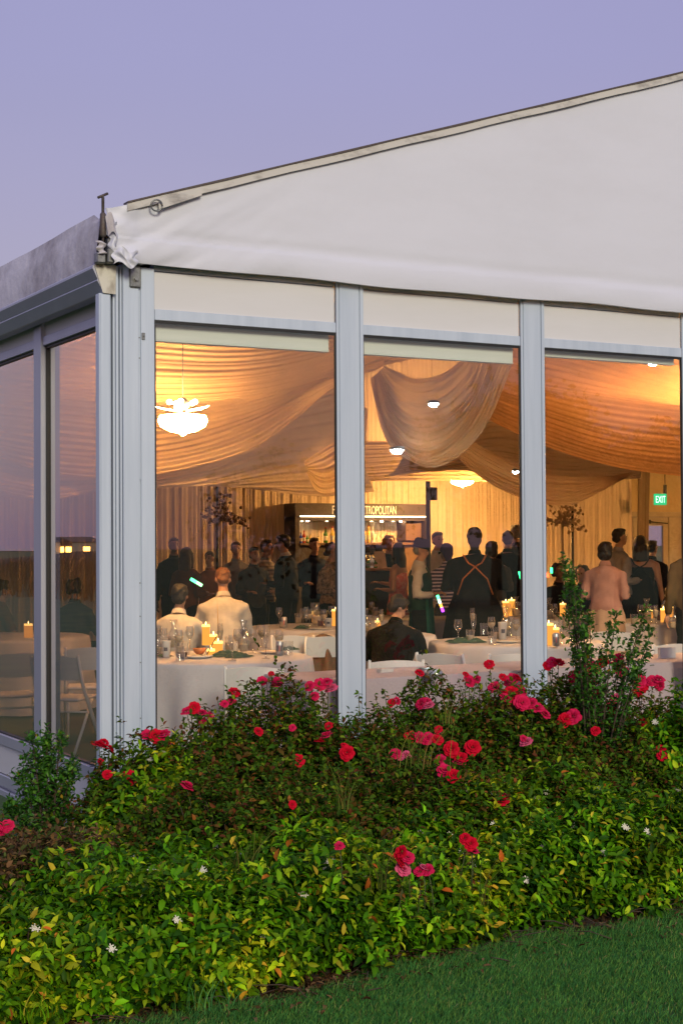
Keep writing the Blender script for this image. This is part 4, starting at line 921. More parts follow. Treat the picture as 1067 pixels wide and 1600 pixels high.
b = MB(); b.tube([(0, 0, 0), (-.012, 0, .25), (-.02, 0, .44)], [.006, .004, .001], 6); tag(b.obj('taper_stick', mat('gilt', (.5, .3, .1), rough=.4), None, at(343, 1012)), 'thin tall gilt stick standing among the candles', 'stick')
b = MB(); b.tube([(0, 0, 0), (.11, .02, .17)], .004, 5); tag(b.obj('straw', M_black, None, at(322, 1026)), 'dark straw leaning below the candles on the nearest table', 'straw')
M_tin = mat('brushed_tin', (.42, .42, .40), rough=.35, metal=.8)
for px, lb in ((665, 'shallow grey tin on the long table, left of the two'), (679, 'shallow grey tin on the long table, right of the two')):
    b = MB(); b.lathe([(.057, 0), (.059, .003), (.059, .048), (.055, .050), (.05, .044), (.002, .043)], n=24); tag(b.obj('tin', M_tin, None, at(px, 1055 if px < 670 else 1058, .7535)), lb, 'tin', 'grey tins on the long table')
b = MB(); b.box(-.075, .075, -.02, .02, 0, .085, bev=.002); tag(b.obj('place_card', M_china, None, at(1041, 1028, .7535), -.1), 'white folded card standing on the long table in the third pane', 'card')
for k, (px, lb) in enumerate(((601, 'thin stack of cards on the long table below the white chair'), )):
    b = MB()
    for q in range(4): b.box(-.055+.002*q, .055+.002*q, -.03, .03, .006*q, .006*q+.005)
    tag(b.obj('card_stack', M_china, None, at(px, 1050, .7535), .1), lb, 'cards')
# glow sticks held up by the guests
def glow(px, py, d, dx, dz, cols, label):
    c = U(px, py, d); t = thing('glow_stick', label, 'glow stick', c, face_rz(0), 'glow sticks'); n = len(cols); v = Vector((dx, 0, dz))
    for k, cc in enumerate(cols):
        b = MB(); b.tube([v*(k/n), v*((k+.96)/n)], .013, 8); b.obj('tube', emit('glow_%d_%d_%d' % tuple(int(x*9) for x in cc), cc, 5), t)
glow(683, 930, 14.6, .055, -.16, [(.1, 1, .35), (.6, 1, .7), (1, .35, .05), (.45, .05, 1)], 'glow stick striped green, red and violet hanging before the large woman in black')
glow(811, 893, 15, .02, -.08, [(.05, 1, .3)], 'green glow stick at the left side of the second mullion')
glow(815, 915, 15, .006, -.08, [(.08, .12, 1)], 'blue glow stick at the left side of the second mullion')
glow(861, 887, 16, .0, -.06, [(.05, 1, .3)], 'green glow stick right of the second mullion above the seated guests')
glow(855, 895, 16, .0, -.05, [(1, .12, .03)], 'red glow stick right of the second mullion above the seated guests')
glow(316, 915, 13.2, -.10, .06, [(.3, .9, .35), (.1, 1, .4)], 'green glow stick between the two guests in white shirts')
# ================================================================== THE GUESTS
SK = {'light': mat('skin_light', (.46, .25, .16), rough=.55), 'tan': mat('skin_tan', (.36, .19, .11), rough=.5), 'dark': mat('skin_dark', (.15, .075, .045), rough=.5)}
M_eye = mat('eye_dark', (.02, .015, .012), rough=.2); M_lip = mat('lips', (.30, .09, .07), rough=.5)
HR = {n: mat('hair_'+n, c, rough=.55, noise=(60, .5), bump=(90, .8)) for n, c in (('black', (.012, .010, .010)), ('brown', (.06, .03, .018)), ('blonde', (.45, .24, .08)), ('grey', (.30, .28, .26)), ('auburn', (.20, .08, .03)))}
def cloth(n, c, c2=None, sc=6): return mat('garment_'+n, c, rough=.9, spec=.15, noise=(sc, .25) if c2 is None else (sc, 1, c2), bump=(30, .3))
def stripes(name, a, b_, freq):
    m, t, p = newmat('garment_'+name); N = t.nodes; L = t.links
    c = N.new('ShaderNodeTexCoord'); w_ = N.new('ShaderNodeTexWave'); w_.bands_direction = 'Z'; w_.inputs['Scale'].default_value = freq; w_.inputs['Distortion'].default_value = .6
    L.new(c.outputs['Object'], w_.inputs['Vector']); r = N.new('ShaderNodeValToRGB'); r.color_ramp.interpolation = 'CONSTANT'; r.color_ramp.elements[0].color = (*a, 1); r.color_ramp.elements[1].color = (*b_, 1); r.color_ramp.elements[1].position = .62
    L.new(w_.outputs[0], r.inputs[0]); L.new(r.outputs[0], p.inputs['Base Color']); p.inputs['Roughness'].default_value = .85; return m
def fuse(b, vox, it=2):
    me = b.mesh('tmp'); o = bpy.data.objects.new('tmp', me); COL.objects.link(o)
    r = o.modifiers.new('r', 'REMESH'); r.mode = 'VOXEL'; r.voxel_size = vox; r.use_smooth_shade = True
    s = o.modifiers.new('s', 'SMOOTH'); s.iterations = it; s.factor = .5
    dg = bpy.context.evaluated_depsgraph_get(); dg.update(); me2 = bpy.data.meshes.new_from_object(o.evaluated_get(dg)); bpy.data.objects.remove(o); bpy.data.meshes.remove(me)
    return me2
def hand_geo(b, wr, fw, up, side, m=0, sc=1):
    """palm, four unequal bent fingers and a thumb leaving the side of the palm"""
    fw = fw.normalized(); lat = fw.cross(up).normalized()*side; nrm = lat.cross(fw)*side
    b.tube([wr-fw*.01, wr+fw*.03*sc, wr+fw*.085*sc], [(.019, .013), (.028*sc, .013*sc), (.034*sc, .012*sc)], 8, m)
    for k, L in enumerate((.066, .075, .070, .055)):
        o = wr+fw*.082*sc+lat*(.027-.018*k)*sc; q = o+fw*L*.55*sc-nrm*.012*sc; e_ = q+fw*L*.35*sc-nrm*.026*sc
        b.tube([o-fw*.012, o, q, e_], [.008*sc, .0085*sc, .0078*sc, .005*sc], 6, m)
    o = wr+fw*.03*sc+lat*.026*sc; b.tube([o, o+(fw*.6+lat*.8)*.028*sc, o+(fw*.95+lat*.7)*.055*sc-nrm*.012*sc], [.011*sc, .0095*sc, .006*sc], 6, m)
ARM = {'down': ((.05, .02, -.28), (.03, -.06, -.24)), 'bent': ((.06, .03, -.27), (-.06, -.22, .02)), 'fold': ((.07, -.02, -.26), (-.16, -.17, .03)), 'hold': ((.06, -.06, -.26), (-.05, -.17, .14)),
       'raise': ((.14, -.12, -.10), (.02, -.12, .22)), 'table': ((.06, -.10, -.24), (-.06, -.22, -.03)), 'pocket': ((.09, .06, -.26), (-.06, -.06, -.22)), 'reach': ((.05, -.18, -.20), (0, -.25, .03))}
NP = [0]
def person(label, px, d, f, H=1.74, pose='stand', arms=('down', 'down'), skin='light', hair=('short', 'black'), top=None, bottom=None, sleeve='long', dress=None, lean=0, turn=0, nod=0, wide=1.0, xy=None, extra=None, dz=0, group='wedding guests'):
    NP[0] += 1; s = H/1.74; x, y = xy or FX(px, d); rs = random.Random(NP[0]*7)
    body = MB(); V3 = lambda a: Vector(a)*s
    seated = pose == 'seat'
    pz = .50 if seated else .93
    ln = lean
    def T(p):          # leaning about the hips
        q = Vector(p)-Vector((0, 0, pz)); c, sn = math.cos(ln), math.sin(ln)
        return Vector((q.x, q.y*c-q.z*sn, q.y*sn+q.z*c))+Vector((0, 0, pz))
    w_ = wide
    tor = [((0, .0, pz-.06), .135*w_, .10*w_), ((0, 0, pz+.03), .160*w_, .115*w_), ((0, 0, pz+.15), .140*w_, .105*w_), ((0, -.01, pz+.27), .150*w_, .112*w_), ((0, .0, pz+.40), .165*w_, .112), ((0, .01, pz+.49), .130*w_, .085), ((0, .01, pz+.535), .060, .058)]
    def torso(b, g, z0=None, hem=None, m=0):
        b.tube([T(p)*s for p, _, _ in tor[(0 if hem else 1):]], [((rb+g)*s, (ra+g)*s) if False else ((ra+g)*s, (rb+g)*s) for _, ra, rb in tor[(0 if hem else 1):]], 16, m)
    # tube() builds its section from up x tangent: for an upright path the first axis is x, the second y
    body.tube([T(p)*s for p, _, _ in tor], [(ra*s, rb*s) for _, ra, rb in tor], 16)
    nb, nt_ = T((0, .01, pz+.50))*s, T((0, -.005, pz+.62))*s
    body.tube([nb, nt_], [.056*s, .050*s], 10)
    sh = {}; el = {}; wr = {}
    for i, sd_ in enumerate((1, -1)):
        a, c = ARM[arms[i]]
        S = T((sd_*.174*w_, .01, pz+.425))*s; E_ = S+Vector((a[0]*sd_, a[1], a[2]))*s; W = E_+Vector((c[0]*sd_, c[1], c[2]))*s
        sh[sd_], el[sd_], wr[sd_] = S, E_, W
        body.tube([T((sd_*.10*w_, .01, pz+.46))*s, S, lerp(S, E_, .5), E_, lerp(E_, W, .35), W], [.055*s, .052*s, .044*s, .036*s, .036*s, .023*s], 10)
    leg = {}
    for sd_ in (1, -1):
        hp = Vector((sd_*.088, 0, pz-.02))*s
        if seated: kn = Vector((sd_*.13, -.42, .50))*s; an = Vector((sd_*.12, -.40, .09))*s
        else: kn = Vector((sd_*.10, -.02, .50))*s; an = Vector((sd_*.11, .02, .08))*s
        leg[sd_] = (hp, kn, an)
        body.tube([hp, lerp(hp, kn, .4), kn, lerp(kn, an, .3), an], [.092*s, .082*s, .055*s, .055*s, .036*s], 12)
        body.tube([an+Vector((0, .03, -.045))*s, an+Vector((0, -.06, -.05))*s, an+Vector((0, -.17, -.06))*s], [(.035*s, .03*s), (.042*s, .028*s), (.036*s, .018*s)], 8)
    # head
    hc = T((0, -.02, pz+.70))*s; hr = Matrix.Rotation(rad(turn), 3, 'Z') @ Matrix.Rotation(ln*.5+rad(nod), 3, 'X')
    def Hd(p): return hc+hr @ (Vector(p)*(s*.92))
    hb = MB()
    def hball(c, r, n=12): q = MB(); q.ball((0, 0, 0), r, n); hb.add([Hd(Vector(v)+Vector(c)) for v in q.v], q.f, 0, True)
    hball((0, .012, .03), (.076, .092, .088), 16); hball((0, -.03, -.045), (.055, .058, .065), 14); hball((0, -.072, -.085), (.026, .02, .02), 8)
    hb.tube([Hd((0, -.082, .025)), Hd((0, -.100, -.002)), Hd((0, -.108, -.022)), Hd((0, -.09, -.032))], [.009*s, .011*s, .015*s, .010*s], 7)
    for q in (-1, 1): hball((q*.078, .01, -.005), (.011, .022, .032), 8)
    hball((0, -.085, -.058), (.022, .010, .009), 8)
    body.add(hb.v, hb.f, 0, True)
    me = fuse(body, .016, 2)
    o = link('person', me, None, (x, y, .0+dz), face_rz(f)); me.materials.append(SK[skin]); me.materials.append(M_eye); me.materials.append(M_lip)
    tag(o, label, 'person', group)
    # eyes, lips and hands join the body mesh
    ex = MB()
    for q in (-1, 1):
        e_ = MB(); e_.ball((0, 0, 0), (.012, .006, .007), 8); ex.add([Hd(Vector(v)+Vector((q*.032, -.085, .012))) for v in e_.v], e_.f, 1, True)
        e_ = MB(); e_.ball((0, 0, 0), (.018, .005, .004), 8); ex.add([Hd(Vector(v)+Vector((q*.033, -.088, .034))) for v in e_.v], e_.f, 1, True)
        hand_geo(ex, wr[q], (wr[q]-el[q]), Vector((0, 0, 1)) if abs((wr[q]-el[q]).normalized().z) < .8 else Vector((q, 0, 0)), q, 0, s*1.0)
    e_ = MB(); e_.ball((0, 0, 0), (.022, .006, .006), 8); ex.add([Hd(Vector(v)+Vector((0, -.095, -.058))) for v in e_.v], e_.f, 2, True)
    n0 = len(me.vertices); bm_ = ex.mesh('x')
    import bmesh
    B = bmesh.new(); B.from_mesh(me); B.from_mesh(bm_); B.to_mesh(me); B.free(); bpy.data.meshes.remove(bm_)
    # hair
    hs, hcname = hair; h = MB()
    def cap(c, r, n=16, jit=.24):
        q = MB(); q.ball((0, 0, 0), r, n); h.add([Hd(Vector(v)*(1+jit*NZ.noise(Vector(v)*40+Vector((NP[0], 0, 0))))+Vector(c)) for v in q.v], q.f, 0, True)
    if hs == 'short': cap((0, .026, .045), (.083, .092, .086)); cap((0, .058, -.012), (.070, .052, .06)); cap((0, -.035, .098), (.06, .045, .028))
    elif hs == 'thick': cap((0, .06, -.015), (.078, .058, .068), 14, .2); cap((0, .028, .05), (.090, .098, .092), 16, .25); cap((0, -.035, .105), (.068, .05, .032), 12, .3)
    elif hs == 'bald': cap((0, .05, -.01), (.080, .062, .05))
    elif hs == 'bob': cap((0, .032, .03), (.098, .100, .098), 18, .08); cap((.0, .045, -.045), (.100, .078, .085), 16, .08); cap((0, -.04, .095), (.065, .045, .03))
    elif hs == 'long':
        cap((0, .032, .04), (.092, .10, .095), 18, .1); h.tube([Hd((0, .05, 0)), Hd((0, .075, -.12)), Hd((0, .08, -.24)), Hd((0, .075, -.34))], [(.09*s, .06*s), (.105*s, .06*s), (.10*s, .045*s), (.05*s, .02*s)], 12)
        for q in (-1, 1): h.tube([Hd((q*.07, .0, .04)), Hd((q*.092, .01, -.06)), Hd((q*.10, .01, -.2))], [.03*s, .03*s, .015*s], 8)
    elif hs == 'curly':
        for k in range(46):
            a, zz = rs.uniform(0, 6.28), rs.uniform(-.06, .1); r_ = .085*math.sqrt(max(.1, 1-(zz/.12)**2))
            p = (math.cos(a)*r_, .03+abs(math.sin(a))*r_*(1 if math.sin(a) > -.3 else -.3), zz+.02); cap(p, rs.uniform(.03, .045), 7)
    elif hs == 'bun': cap((0, .026, .042), (.085, .095, .088)); cap((0, .12, .06), (.045, .04, .045), 10, .2)
    elif hs == 'wrap': cap((0, .028, .05), (.094, .105, .098), 18, .12); cap((0, .065, -.01), (.085, .062, .085), 14, .1); cap((0, .075, -.08), (.06, .045, .06), 12, .2)
    elif hs == 'hat':
        cap((0, .05, .0), (.080, .062, .07))
    if h.v:
        hm = fuse(h, .011, 1); hm.materials.append(HR.get(hcname) or MC['garment_'+hcname]); link('hair' if hs != 'wrap' else 'head_scarf', hm, o)
    if hs == 'hat':
        q = MB(); q.lathe([(.088, .0), (.094, .012), (.096, .05), (.092, .10), (.07, .125), (.01, .13)], n=20, sx_=1, sy_=1.12); q.lathe([(.087, -.004), (.098, -.002), (.099, .022), (.095, .024)], n=20, sy_=1.12, cap=False)
        hh = MB(); hh.add([Hd(Vector(v)+Vector((0, .012, .035))) for v in q.v], q.f, 0, True); hh.obj('hat', MC['garment_hatblack'], o)
    # clothing
    def wrinkle(me_, a=.006):
        n = len(me_.vertices); A = np.zeros(n*3); me_.vertices.foreach_get('co', A); A = A.reshape(-1, 3); Nn = np.zeros(n*3); me_.vertices.foreach_get('normal', Nn); Nn = Nn.reshape(-1, 3)
        k = np.sin(A[:, 2]*34+np.sin(A[:, 0]*19+NP[0])*1.6+A[:, 1]*12)*.6+np.sin(A[:, 0]*45+A[:, 2]*23+2*np.sin(A[:, 2]*11))*.4
        A += Nn*(k*a)[:, None]; me_.vertices.foreach_set('co', A.ravel()); me_.update()
    if bottom is not None:
        q = MB()
        for sd_ in (1, -1):
            hp, kn, an = leg[sd_]; q.tube([hp+Vector((0, 0, .0)), lerp(hp, kn, .4), kn, lerp(kn, an, .4), an], [.108*s, .096*s, .075*s, .072*s, .062*s], 12)
        q.tube([T(p)*s for p, _, _ in tor[:3]], [((ra+.014)*s, (rb+.014)*s) for _, ra, rb in tor[:3]], 16)
        m_ = fuse(q, .02, 2); wrinkle(m_); m_.materials.append(bottom); link('trousers', m_, o)
        q = MB()
        for sd_ in (1, -1):
            an = leg[sd_][2]; q.tube([an+Vector((0, .045, -.035))*s, an+Vector((0, -.05, -.04))*s, an+Vector((0, -.19, -.055))*s], [(.045*s, .042*s), (.052*s, .038*s), (.044*s, .024*s)], 10)
        q.obj('shoes', MC['garment_hatblack'], o)
    if top is not None:
        q = MB(); g = .02
        sec = tor if bottom is None or True else tor[1:]
        q.tube([T(p)*s for p, _, _ in sec], [((ra+g)*s, (rb+g)*s) if i_ < 5 else ((ra+g*.7)*s, (rb+g*.6)*s) for i_, (_, ra, rb) in enumerate(sec)], 18)
        if sleeve != 'none':
            for sd_ in (1, -1):
                S, E_, W = sh[sd_], el[sd_], wr[sd_]; pts = [T((sd_*.10*w_, .01, pz+.45))*s, S, lerp(S, E_, .5), E_]; rr = [.064*s, .062*s, .060*s, .054*s]
                if sleeve == 'long': pts += [lerp(E_, W, .5), lerp(E_, W, .93)]; rr += [.048*s, .040*s]
                else: pts = pts[:3]+[lerp(S, E_, .75)]
                q.tube(pts, rr, 12)
        m_ = fuse(q, .019, 2); wrinkle(m_, .007); m_.materials.append(top); link('jacket' if 'jacket' in top.name else 'shirt', m_, o)
        q = MB(); q.tube([T((0, .012, pz+.525))*s, T((0, .0, pz+.575))*s], [(.078*s, .074*s), (.062*s, .060*s)], 14, cap=False); q.obj('collar', top if not extra or 'collar' not in extra else extra['collar'], o)
    if dress is not None:
        q = MB(); zt = pz+.42; prof = [(.0, zt), (.15, zt-.02), (.165, zt-.12), (.145, pz+.15), (.185, pz-.05)]
        if top is not None: prof = [(.150, pz+.10), (.19, pz-.06)]
        if not seated: prof += [(.23, .55), (.29, .12), (.30, .06)]
        else: prof += [(.22, pz-.15), (.24, .2)]
        N = 40; VV = []
        for k, (r_, z) in enumerate(prof):
            for j in range(N):
                a = 2*PI*j/N; rr_ = (r_*w_ + (.02*math.sin(a*9+k*.3) if z < pz else 0)); VV.append(T((math.cos(a)*rr_, math.sin(a)*rr_*.74, z))*s)
        q.add(VV, [(i_*N+j, i_*N+(j+1) % N, (i_+1)*N+(j+1) % N, (i_+1)*N+j) for i_ in range(len(prof)-1) for j in range(N)], 0, True); q.obj('dress', dress, o)
    if extra:
        if 'straps' in extra:
            q = MB()
            for sd_ in (1, -1):
                q.tube([T((sd_*.0, .135*w_, pz+.40))*s, T((sd_*.07, .15*w_, pz+.44))*s, T((sd_*.12, .06, pz+.52))*s], [(.022*s, .008*s)]*3, 8)
                q.tube([T((sd_*.0, .138*w_, pz+.40))*s, T((sd_*.13, .15*w_, pz+.27))*s, T((sd_*.19, .12*w_, pz+.10))*s], [(.020*s, .008*s)]*3, 8)
            q.obj('strap', extra['straps'], o)
        if 'vest' in extra:
            q = MB(); q.tube([T(p)*s for p, _, _ in tor[:6]], [((ra+.034)*s, (rb+.034)*s) for _, ra, rb in tor[:5]]+[((.085)*s, (.10)*s)], 18)
            m_ = fuse(q, .019, 1); m_.materials.append(extra['vest']); link('waistcoat', m_, o)
        if 'apron' in extra:
            q = MB(); N = 24; VV = []
            for k, (z, r_) in enumerate(((pz+.12, .18), (pz-.1, .205), (pz-.3, .22), (pz-.5, .235))):
                for j in range(N+1):
                    a = lerp(-2.6, 1.0, j/N); VV.append(Vector((math.cos(a)*(r_+.012*math.sin(j*1.3)), math.sin(a)*(r_*.8+.012*math.sin(j*1.3)), z))*s)
            q.add(VV, [(i_*(N+1)+j, i_*(N+1)+j+1, (i_+1)*(N+1)+j+1, (i_+1)*(N+1)+j) for i_ in range(3) for j in range(N)], 0, True); q.obj('apron', extra['apron'], o)
        if 'bow' in extra:
            q = MB(); c = T((0, -.10, pz+.53))*s
            for sd_ in (-1, 1): q.add([c, c+Vector((sd_*.05, -.01, .025)), c+Vector((sd_*.05, -.01, -.025)), c+Vector((0, -.015, 0))], [(0, 1, 2), (3, 2, 1), (0, 3, 1), (0, 2, 3)])
            q.obj('bow_tie', MC['garment_hatblack'], o)
        if 'shawl' in extra:
            q = MB(); q.tube([T((.16*w_, .02, pz+.47))*s, T((.10, .13, pz+.50))*s, T((-.02, .15, pz+.49))*s, T((-.15*w_, .06, pz+.46))*s], [.035*s, .045*s, .045*s, .03*s], 10); q.obj('shawl', extra['shawl'], o)
        if 'glasses' in extra:
            q = MB()
            for sd_ in (-1, 1): q.tube([Hd((sd_*.033+.019*math.cos(a), -.105, .012+.016*math.sin(a))) for a in [k*PI/6 for k in range(13)]], .0022*s, 4); q.tube([Hd((sd_*.052, -.104, .016)), Hd((sd_*.082, -.0, .012))], .002*s, 4)
            q.tube([Hd((-.014, -.105, .014)), Hd((.014, -.105, .014))], .002*s, 4); q.obj('glasses', MC['garment_hatblack'], o)
    return o
cl = cloth
cl('hatblack', (.012, .012, .014)); black = cl('black', (.008, .008, .009)); blackj = mat('garment_black_jacket', (.008, .007, .008), rough=.9, spec=.15, noise=(10, .3), bump=(30, .3))
navy = cl('navy_jacket', (.02, .028, .06)); white = cl('white', (.58, .55, .50)); cream = cl('cream', (.62, .54, .42)); grey = cl('grey', (.28, .26, .25)); dgrey = cl('charcoal', (.05, .048, .05))
brown = cl('brown', (.12, .055, .03)); pink = cl('pink', (.50, .28, .24)); teal = cl('teal', (.02, .10, .07)); purple = cl('purple_wrap', (.05, .03, .12)); scarf = cl('black_wrap', (.03, .028, .028)); orange = cl('orange', (.48, .17, .05)); redp = cl('red_print', (.45, .06, .06), (.55, .30, .25), 22)
leop = cl('animal_print', (.32, .22, .12), (.03, .02, .015), 26); stripe = stripes('navy_stripe', (.035, .03, .10), (.45, .38, .50), 7); gstripe = stripes('grey_stripe', (.36, .30, .24), (.20, .16, .13), 6); copper = cl('copper', (.32, .12, .04)); green = cl('green', (.02, .055, .04))
M_beige = cl('beige', (.55, .38, .27))

# --- first pane, left to right
person('man in dark clothes standing at the far left of the first pane, facing the camera', 272, 22.5, 20, 1.80, skin='dark', hair=('short', 'black'), top=black, bottom=black, arms=('fold', 'down'))
person('person with long dark hair and brown top behind the seated man in white', 292, 20.5, 150, 1.66, skin='tan', hair=('long', 'brown'), top=brown, bottom=black, arms=('bent', 'bent'))
person('black haired man in white shirt seated with his back to us at the nearest table', 277, 14.5, 172, 1.75, 'seat', ('table', 'table'), 'tan', ('thick', 'black'), white, dgrey, lean=.12, wide=1.08)
person('broad man in a white shirt with auburn hair bending over the candlelit table', 350, 15.2, 190, 1.78, 'seat', ('table', 'table'), 'light', ('short', 'auburn'), white, dgrey, lean=.14, wide=1.12, nod=25, dz=.12)
person('guest in a dark top just behind the bending man', 397, 21, 30, 1.66, skin='tan', hair=('short', 'black'), top=dgrey, bottom=black, arms=('bent', 'bent'))
person('man in grey shirt standing behind the bending man in white', 369, 22, 10, 1.74, skin='light', hair=('short', 'brown'), top=grey, bottom=dgrey, arms=('bent', 'down'))
person('guest in a rusty orange top standing between the two guests in white shirts', 328, 21.5, -20, 1.6, skin='tan', hair=('bun', 'brown'), top=copper, bottom=black, arms=('bent', 'bent'))
person('person in striped grey shirt with glasses facing the man in the dark suit', 416, 21.5, 55, 1.76, skin='light', hair=('short', 'brown'), top=gstripe, bottom=black, arms=('pocket', 'bent'), extra={'glasses': 1})
person('man in a dark suit jacket leaning toward the person in the striped shirt', 449, 21, -110, 1.83, skin='light', hair=('short', 'black'), top=blackj, bottom=black, arms=('bent', 'down'), wide=1.18, lean=.06, nod=8, extra={'collar': white, 'glasses': 1})
person('man in navy shirt facing the camera in front of the lit bottle shelf', 491, 22.4, 20, 1.79, skin='light', hair=('short', 'brown'), top=navy, bottom=black, arms=('bent', 'bent'), wide=1.08)
person('person with dark curls and an animal print blouse beside the first mullion', 517, 20.5, 60, 1.70, skin='tan', hair=('curly', 'brown'), top=leop, bottom=black, arms=('bent', 'bent'), wide=1.1)
# --- second pane
person('blonde person in black working behind the bar counter', 608, 22.9, 15, 1.80, skin='light', hair=('curly', 'blonde'), top=black, bottom=black, arms=('bent', 'bent'))
person('woman with long black hair in a red patterned sleeveless dress at the bar counter', 622, 20.9, -120, 1.70, skin='tan', hair=('long', 'black'), dress=redp, arms=('bent', 'reach'))
person('man in black jacket seated with his back to the glass, face turned right', 608, 14.3, 160, 1.68, 'seat', ('table', 'table'), 'light', ('thick', 'black'), blackj, black, lean=.36, wide=1.3, turn=-45, nod=22, dz=-.03)
person('older person in black hat, white shirt and green waistcoat standing in profile', 655, 18.5, 85, 1.72, skin='light', hair=('hat', 'grey'), top=white, bottom=black, arms=('bent', 'bent'), wide=1.02, nod=14, extra={'vest': green, 'apron': teal})
person('bartender in white shirt with black bow tie standing right of the bar', 683, 22, 25, 1.86, skin='light', hair=('short', 'brown'), top=white, bottom=black, arms=('bent', 'bent'), extra={'bow': 1})
person('person with a violet head wrap and navy striped top', 697, 20, -150, 1.68, skin='dark', hair=('wrap', 'purple_wrap'), top=stripe, bottom=dgrey, arms=('bent', 'bent'), wide=1.12)
person('large woman in long black dress with crossed orange straps and black head wrap', 741, 18, 176, 1.86, skin='dark', hair=('wrap', 'black_wrap'), top=black, sleeve='long', dress=black, arms=('fold', 'fold'), wide=1.5, extra={'straps': orange})
person('person in dark clothes with a white shawl behind the large woman', 768, 20.6, 160, 1.72, skin='dark', hair=('bob', 'black'), top=dgrey, bottom=black, arms=('bent', 'bent'), wide=1.15, extra={'shawl': cream})
person('man in dark suit standing just left of the second mullion', 793, 21.4, 170, 1.86, skin='tan', hair=('short', 'black'), top=blackj, bottom=black, arms=('bent', 'bent'), wide=1.2)
person('tall grey haired man at the left edge of the second mullion', 806, 22.4, 200, 1.96, skin='light', hair=('short', 'grey'), top=dgrey, bottom=black, arms=('down', 'down'))
# --- third pane
person('seated guest in black just right of the second mullion', 872, 21.2, 20, 1.72, 'seat', ('table', 'table'), 'dark', ('curly', 'black'), black, black, wide=1.1, dz=.10)
person('seated guest with dark curls and black top behind the tall shrub', 908, 21.5, -30, 1.70, 'seat', ('table', 'table'), 'tan', ('curly', 'black'), black, black, dz=.08)
person('person with dark bob hair and a pale pink shirt seen from behind', 945, 17.8, 150, 1.70, skin='tan', hair=('bob', 'black'), top=pink, dress=M_beige, arms=('bent', 'bent'), wide=1.15)
person('tall man in a grey shirt facing right beside the dark bob', 966, 20.6, 110, 1.88, skin='tan', hair=('short', 'black'), top=grey, bottom=black, arms=('bent', 'bent'), wide=1.1)
person('woman with long dark hair and bare shoulders in an orange and black dress', 1000, 20.6, 165, 1.78, skin='tan', hair=('long', 'black'), dress=black, arms=('bent', 'down'), wide=1.15, extra={'straps': black})
person('man in dark jacket with short hair in front of the exit door', 1018, 22.3, 140, 1.72, skin='tan', hair=('short', 'black'), top=blackj, bottom=black, arms=('bent', 'bent'), wide=1.1)
person('seated person with glasses facing left at the right edge of the photo', 1060, 19.7, -60, 1.72, 'seat', ('table', 'table'), 'light', ('short', 'brown'), dgrey, black, dz=.10, extra={'glasses': 1})
person('person in an olive brown jacket cut off by the right edge of the photo', 1082, 17, 170, 1.82, skin='light', hair=('short', 'brown'), top=cl('olive', (.10, .07, .03)), bottom=black, wide=1.1)
# --- left side window
person('seated guest seen through the side window near the corner post', 118, 18, 150, 1.72, 'seat', ('table', 'table'), 'tan', ('curly', 'black'), dgrey, black, wide=1.15)
person('seated guest with bare forearms seen at the left edge through the side window', 2, 17.4, 120, 1.72, 'seat', ('table', 'table'), 'tan', ('thick', 'black'), brown, black, sleeve='short')
# coat hung over a chair
b = MB(); x, y = FX(524, 14.9)
b.grid(lambda u, v: (lerp(-.26, .26, u)*(1-.25*v), -.10*(1-v)-.12*math.sin(PI*u)*v-.03*math.sin(u*19+v*3), .14+.66*v+.02*math.sin(u*9)), 26, 14)
b.grid(lambda u, v: (lerp(-.26, .26, u)*(1-.25*v), .10*(1-v)+.10*math.sin(PI*u)+.03*math.sin(u*17), .3+.5*v+.02*math.sin(u*9)), 26, 14)
tag(b.obj('coat', cl('tan_coat', (.22, .13, .08)), None, (x, y, 0), face_rz(0)), 'tan coat draped over the chair beside the first mullion', 'coat')
# ================================================================== THE GARDEN
M_leaf_j = tint_mat('jasmine_leaf', rough=.5, transl=.30, spec=.10)
M_leaf_r = tint_mat('rose_leaf', rough=.55, transl=.22, spec=.08)
M_leaf_p = tint_mat('glossy_shrub_leaf', rough=.4, transl=.28, spec=.25)
M_grass = tint_mat('grass_blade', rough=.6, transl=.3, spec=.08)
M_stem = mat('shrub_stem', (.07, .045, .03), rough=.85, noise=(50, .5))
M_stem_g = mat('green_shoot', (.08, .10, .03), rough=.7, noise=(50, .4))
def nrm(a): return a/np.maximum(1e-9, np.linalg.norm(a, axis=1, keepdims=True))
def leaf_arrays(P, D, Nn, L, W, curl=.25, fold=.22):
    """P base, D direction, Nn face normal, per-leaf length/width -> 8 verts/leaf, 4 quads + 2 tris"""
    D = nrm(D); S = nrm(np.cross(D, Nn)); Nn = np.cross(S, D)
    L = L[:, None]; W = W[:, None]; z = np.zeros_like(L)
    def pt(a, b_, c_): return P+D*L*a+S*W*b_+Nn*(L*c_)
    f = fold*(W/L)
    v = [pt(0, 0, 0), pt(.32, -.42, 0+f-.03*curl), pt(.34, 0, -.05*curl), pt(.32, .42, 0+f-.03*curl), pt(.68, -.40, f*.9-.4*curl*.6), pt(.70, 0, -.45*curl*.62), pt(.68, .40, f*.9-.4*curl*.6), pt(1, 0, -curl)]
    n = len(P); V = np.stack(v, 1).reshape(-1, 3); o = (np.arange(n)*8)[:, None]
    q = np.array([[1, 4, 5, 2], [2, 5, 6, 3]]); t = np.array([[0, 1, 2], [0, 2, 3], [4, 7, 5], [5, 7, 6]])
    return V, (o[:, None, :]+q[None]).reshape(-1, 4), (o[:, None, :]+t[None]).reshape(-1, 3)
def rep8(c): return np.repeat(c, 8, axis=0)
def mixc(a, b, t): return a[None, :]*(1-t[:, None])+b[None, :]*t[:, None]
C = lambda *a: np.array(a, dtype=float)
